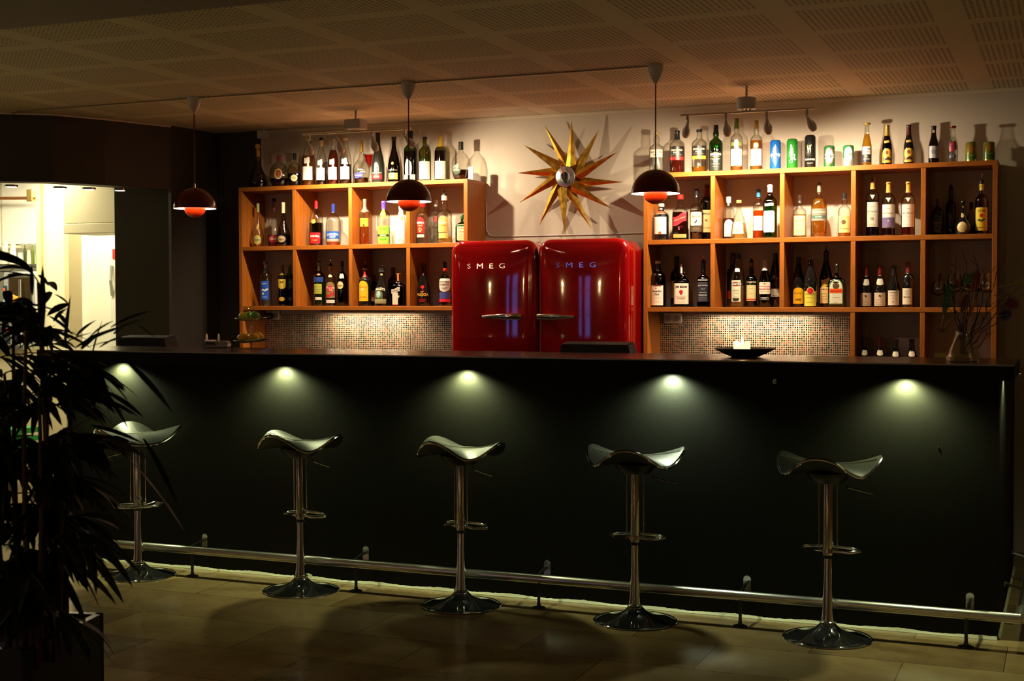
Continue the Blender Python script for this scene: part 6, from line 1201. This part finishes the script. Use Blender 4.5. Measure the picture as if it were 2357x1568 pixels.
bottle(z, 1760.8, 599.4, 28, 'tall', .09, 'dkgreen', ('black', .5), ((.45, .46, .50), .78, 'foil'), [('round', .28, .53, .97, (.66, .62, .52), {'lines': [(.5, .4, (.6, .1, .1)), (.34, .7, (.5, .5, .4))], 'm': [('diamond' if False else 'disc', 0, .50, .14, (.6, .05, .03))]}), ('rect', .375, .445, 1.0, (.55, .04, .05), {'e': .0004, 't': [('PERNOD', .41, .85, WHT, {'bold': .04})]}), ('round', .155, .21, .58, (.6, .6, .6)), ('round', .162, .203, .53, (.02, .03, .02), {'e': .0004, 't': [('Paris', .183, .5, (.6, .6, .6), {'ital': .3})]})], 'dark green bottle with silver neck and white label with red band', G, name='pastis_bottle')
bottle(z, 1784.5, 583.5, 28, 'tall', .17, 'black', None, ((.012, .012, .012), .85, 'foil'), [('rect', .19, .34, .7, (.42, .42, .36), {'lines': [(.28, .6, (.1, .1, .1)), (.22, .6, (.1, .1, .1))]}), ('rect', 0, 0, .9, None, {'t': [('NOILLY PRAT', .53, .95, (.35, .34, .3))]})], 'tall black bottle with grey lettering beside the second divider', G, name='vermouth_bottle')
bottle(z, 1838.5, 592.5, 27, 'tall', .13, 'black', None, ((.012, .012, .012), .85, 'foil'), [('arch', .065, .39, .94, (.85, .45, .01), {'t': [('MEUKOW', .28, .85, (.55, .28, .02)), ('CHO', .15, .45, (.08, .03, .01), {'bold': .05})]})], 'black bottle with orange-yellow arched label in the third middle cell', G, name='liqueur_bottle')
bottle(z, 1866, 593.6, 29.5, 'tall', .085, 'black', None, ((.3, .3, .25), .965, 'screw'), [('rect', .02, .32, .98, (.62, .60, .08), {'t': [('POMMERY', .265, .75, (.3, .28, .05))], 'lines': [(.2, .6, (.35, .35, .05)), (.1, .5, (.35, .35, .05))]}), ('oval', .24, .40, .52, (.68, .62, .12), {'e': .0003}), ('oval', .265, .39, .42, (.50, .012, .015), {'e': .0008})], 'dark bottle with yellow-green label and red wax seal in the third middle cell', G)
bottle(z, 1901.7, 583, 30, 'tall', .16, 'dkgreen', ('black', .6), ((.006, .008, .01), .84, 'foil'), [('rect', .07, .37, .86, (.74, .50, .22), {'t': [('FERNET BRANCA', .33, .8, (.15, .05, .02), {'hs': 1.3})], 'lines': [(.25, .7, (.5, .3, .1)), (.2, .7, (.5, .3, .1)), (.15, .7, (.5, .3, .1))]}), ('flag', .38, .52, .66, (.75, .45, .05), {'m': [('bird', 0, .46, .28, (.75, .7, .6))]})], 'tallest dark green bottle with cream label and eagle, metal pourer', G, pour=16, name='liqueur_bottle')
bottle(z, 1926.6, 613, 40, 'jager', .07, 'dkgreen', ('black', .6), (BLK, .84, 'foil'), [('arch', .07, .68, .80, (.07, .20, .04), {'off': -.08}), ('arch', .09, .66, .70, (.66, .66, .54), {'off': -.08, 'e': .0004, 'm': [('disc', 0, .52, .38, (.10, .06, .03))], 't': [('KRAEUTERLIKOER', .24, .6, (.3, .3, .2))], 'lines': [(.11, .3, (.55, .08, .02))]}), ('rect', .34, .45, .72, (.80, .10, .01), {'off': -.08, 'e': .0008, 't': [('Jägermeister', .395, .9, (.35, .03, .01), {'bold': .02})]}), ('rect', 0, 0, .4, None, {'off': -.08, 'e': .0012, 'm': [('stag', 0, .52, .24, (.55, .32, .12))]})], 'flat green bottle with green-bordered arched label and orange band', G, sy=.6, pw=4.5, pour=14, name='liqueur_bottle')
WI = 'wine bottles in the right shelf unit'
for px, tp, c, l, k_ in ((1993.5, 614, (.16, .012, .012), 'red-capped wine bottle with cream shoulder crest, leftmost in its cell', 0), (2026, 612.6, (.16, .012, .012), 'red-capped wine bottle with cream shoulder crest, second in its cell', 1)):
    bottle(z, px, tp, 28.5, 'burg', .09, 'black', None, (c, .77, 'foil'), [('rect', .03, .35, .94, (.70, .62, .46), {'m': [('crest', 0, .27, .22, (.28, .05, .04))], 'lines': [(.18, .6, (.3, .3, .25)), (.12, .7, (.5, .1, .08)), (.07, .8, (.15, .12, .1))]}), ('shield', .53, .69, .68, (.74, .68, .55), {}), ('rect', .755, .775, .44, (.6, .5, .45))], l, WI, name='wine_bottle', cat='wine bottle')
bottle(z, 2057.6, 613, 28, 'burg', .09, 'black', None, (BLK, .77, 'foil'), [('rect', .05, .405, .94, (.68, .62, .50), {'t': [('Chambertin', .36, .75, (.25, .15, .1))], 'm': [('crest', -.1, .13, .15, (.55, .15, .06))], 'lines': [(.28, .6, (.6, .2, .15)), (.22, .5, (.6, .4, .35))]})], 'black-capped wine bottle with cream label and small red mark', WI, name='wine_bottle', cat='wine bottle')
bottle(z, 2090.7, 603.6, 27, 'bord', .09, 'black', None, ((.14, .025, .018), .77, 'foil'), [('rect', .06, .42, .78, (.70, .66, .50), {'off': -.2, 't': [('Barolo', .23, .6, (.3, .15, .1), {'bold': .02})], 'lines': [(.35, .4, (.5, .45, .35)), (.3, .4, (.5, .45, .35))]})], 'taller wine bottle with brown-red cap beside the fourth divider', WI, name='wine_bottle', cat='wine bottle')
for px, tp, c, l in ((1990, 777, (.05, .03, .03), 'wine bottle showing only neck and pale crest above the bar, leftmost below'), (2026, 777, (.20, .012, .012), 'wine bottle with red capsule, only its neck above the bar'), (2062, 781.5, (.05, .05, .05), 'wine bottle with grey-black capsule, only its neck above the bar'), (2099, 780.6, (.015, .015, .015), 'wine bottle with black capsule beside the divider, only its neck above the bar')):
    bottle(None, px, tp, 29, 'burg', .08, 'black', None, (c, .77, 'foil'), [('rect', .05, .38, .92, (.7, .62, .5)), ('shield', .56, .69, .62, (.74, .68, .55))], l, WI, name='wine_bottle', cat='wine bottle', zb=0.9225)
# ---- stemmed glasses -------------------------------------------------------
g_w = glass('wine glass', (0.97, 0.97, 0.95), 0.10, 0.25)
def wineglass(px, top, w, dy, desc):
    Y = YS+dy; p = atY(px, top, Y); H = p.z-z; R = w*depth(p)/FPX/2
    r = thing('wine_glass', desc, 'wine glass', (p.x, Y, z+.0006), 0, 'stemmed glasses in the right shelf unit')
    link('bowl', lathe(bmesh.new(), [(.0035, H*.44), (R*.55, H*.47), (R*.92, H*.55), (R, H*.65), (R*.93, H*.85), (R*.82, H), (R*.80, H), (R*.90, H*.85), (R*.96, H*.65), (R*.88, H*.56), (R*.5, H*.485), (.001, H*.46)], 30, close=False), g_w, r, True)
    link('stem', lathe(bmesh.new(), [(.004, .003), (.0028, .012), (.0025, H*.38), (.004, H*.445)], 12), g_w, r, True)
    link('foot', lathe(bmesh.new(), [(R*.85, 0), (R*.85, .001), (.006, .004)], 28), g_w, r, True)
for i, (px, top, w, dy, d) in enumerate(((2160, 648, 32, .075, 'short stemmed glass at the front left of the last middle cell'), (2197, 631, 35, .06, 'stemmed glass at the front of the last middle cell, left of centre'), (2232, 630, 35, .06, 'stemmed glass at the front of the last middle cell, right of centre'), (2267, 629, 35, .06, 'stemmed glass at the front right of the last middle cell'),
                           (2176, 630, 32, .155, 'stemmed glass in the back row, leftmost'), (2211, 630, 32, .155, 'stemmed glass in the back row, second from the left'), (2245, 630, 32, .155, 'stemmed glass in the back row, third from the left'), (2275, 630, 28, .175, 'stemmed glass in the back row at the right-hand panel'))):
    wineglass(px, top, w, dy, d)
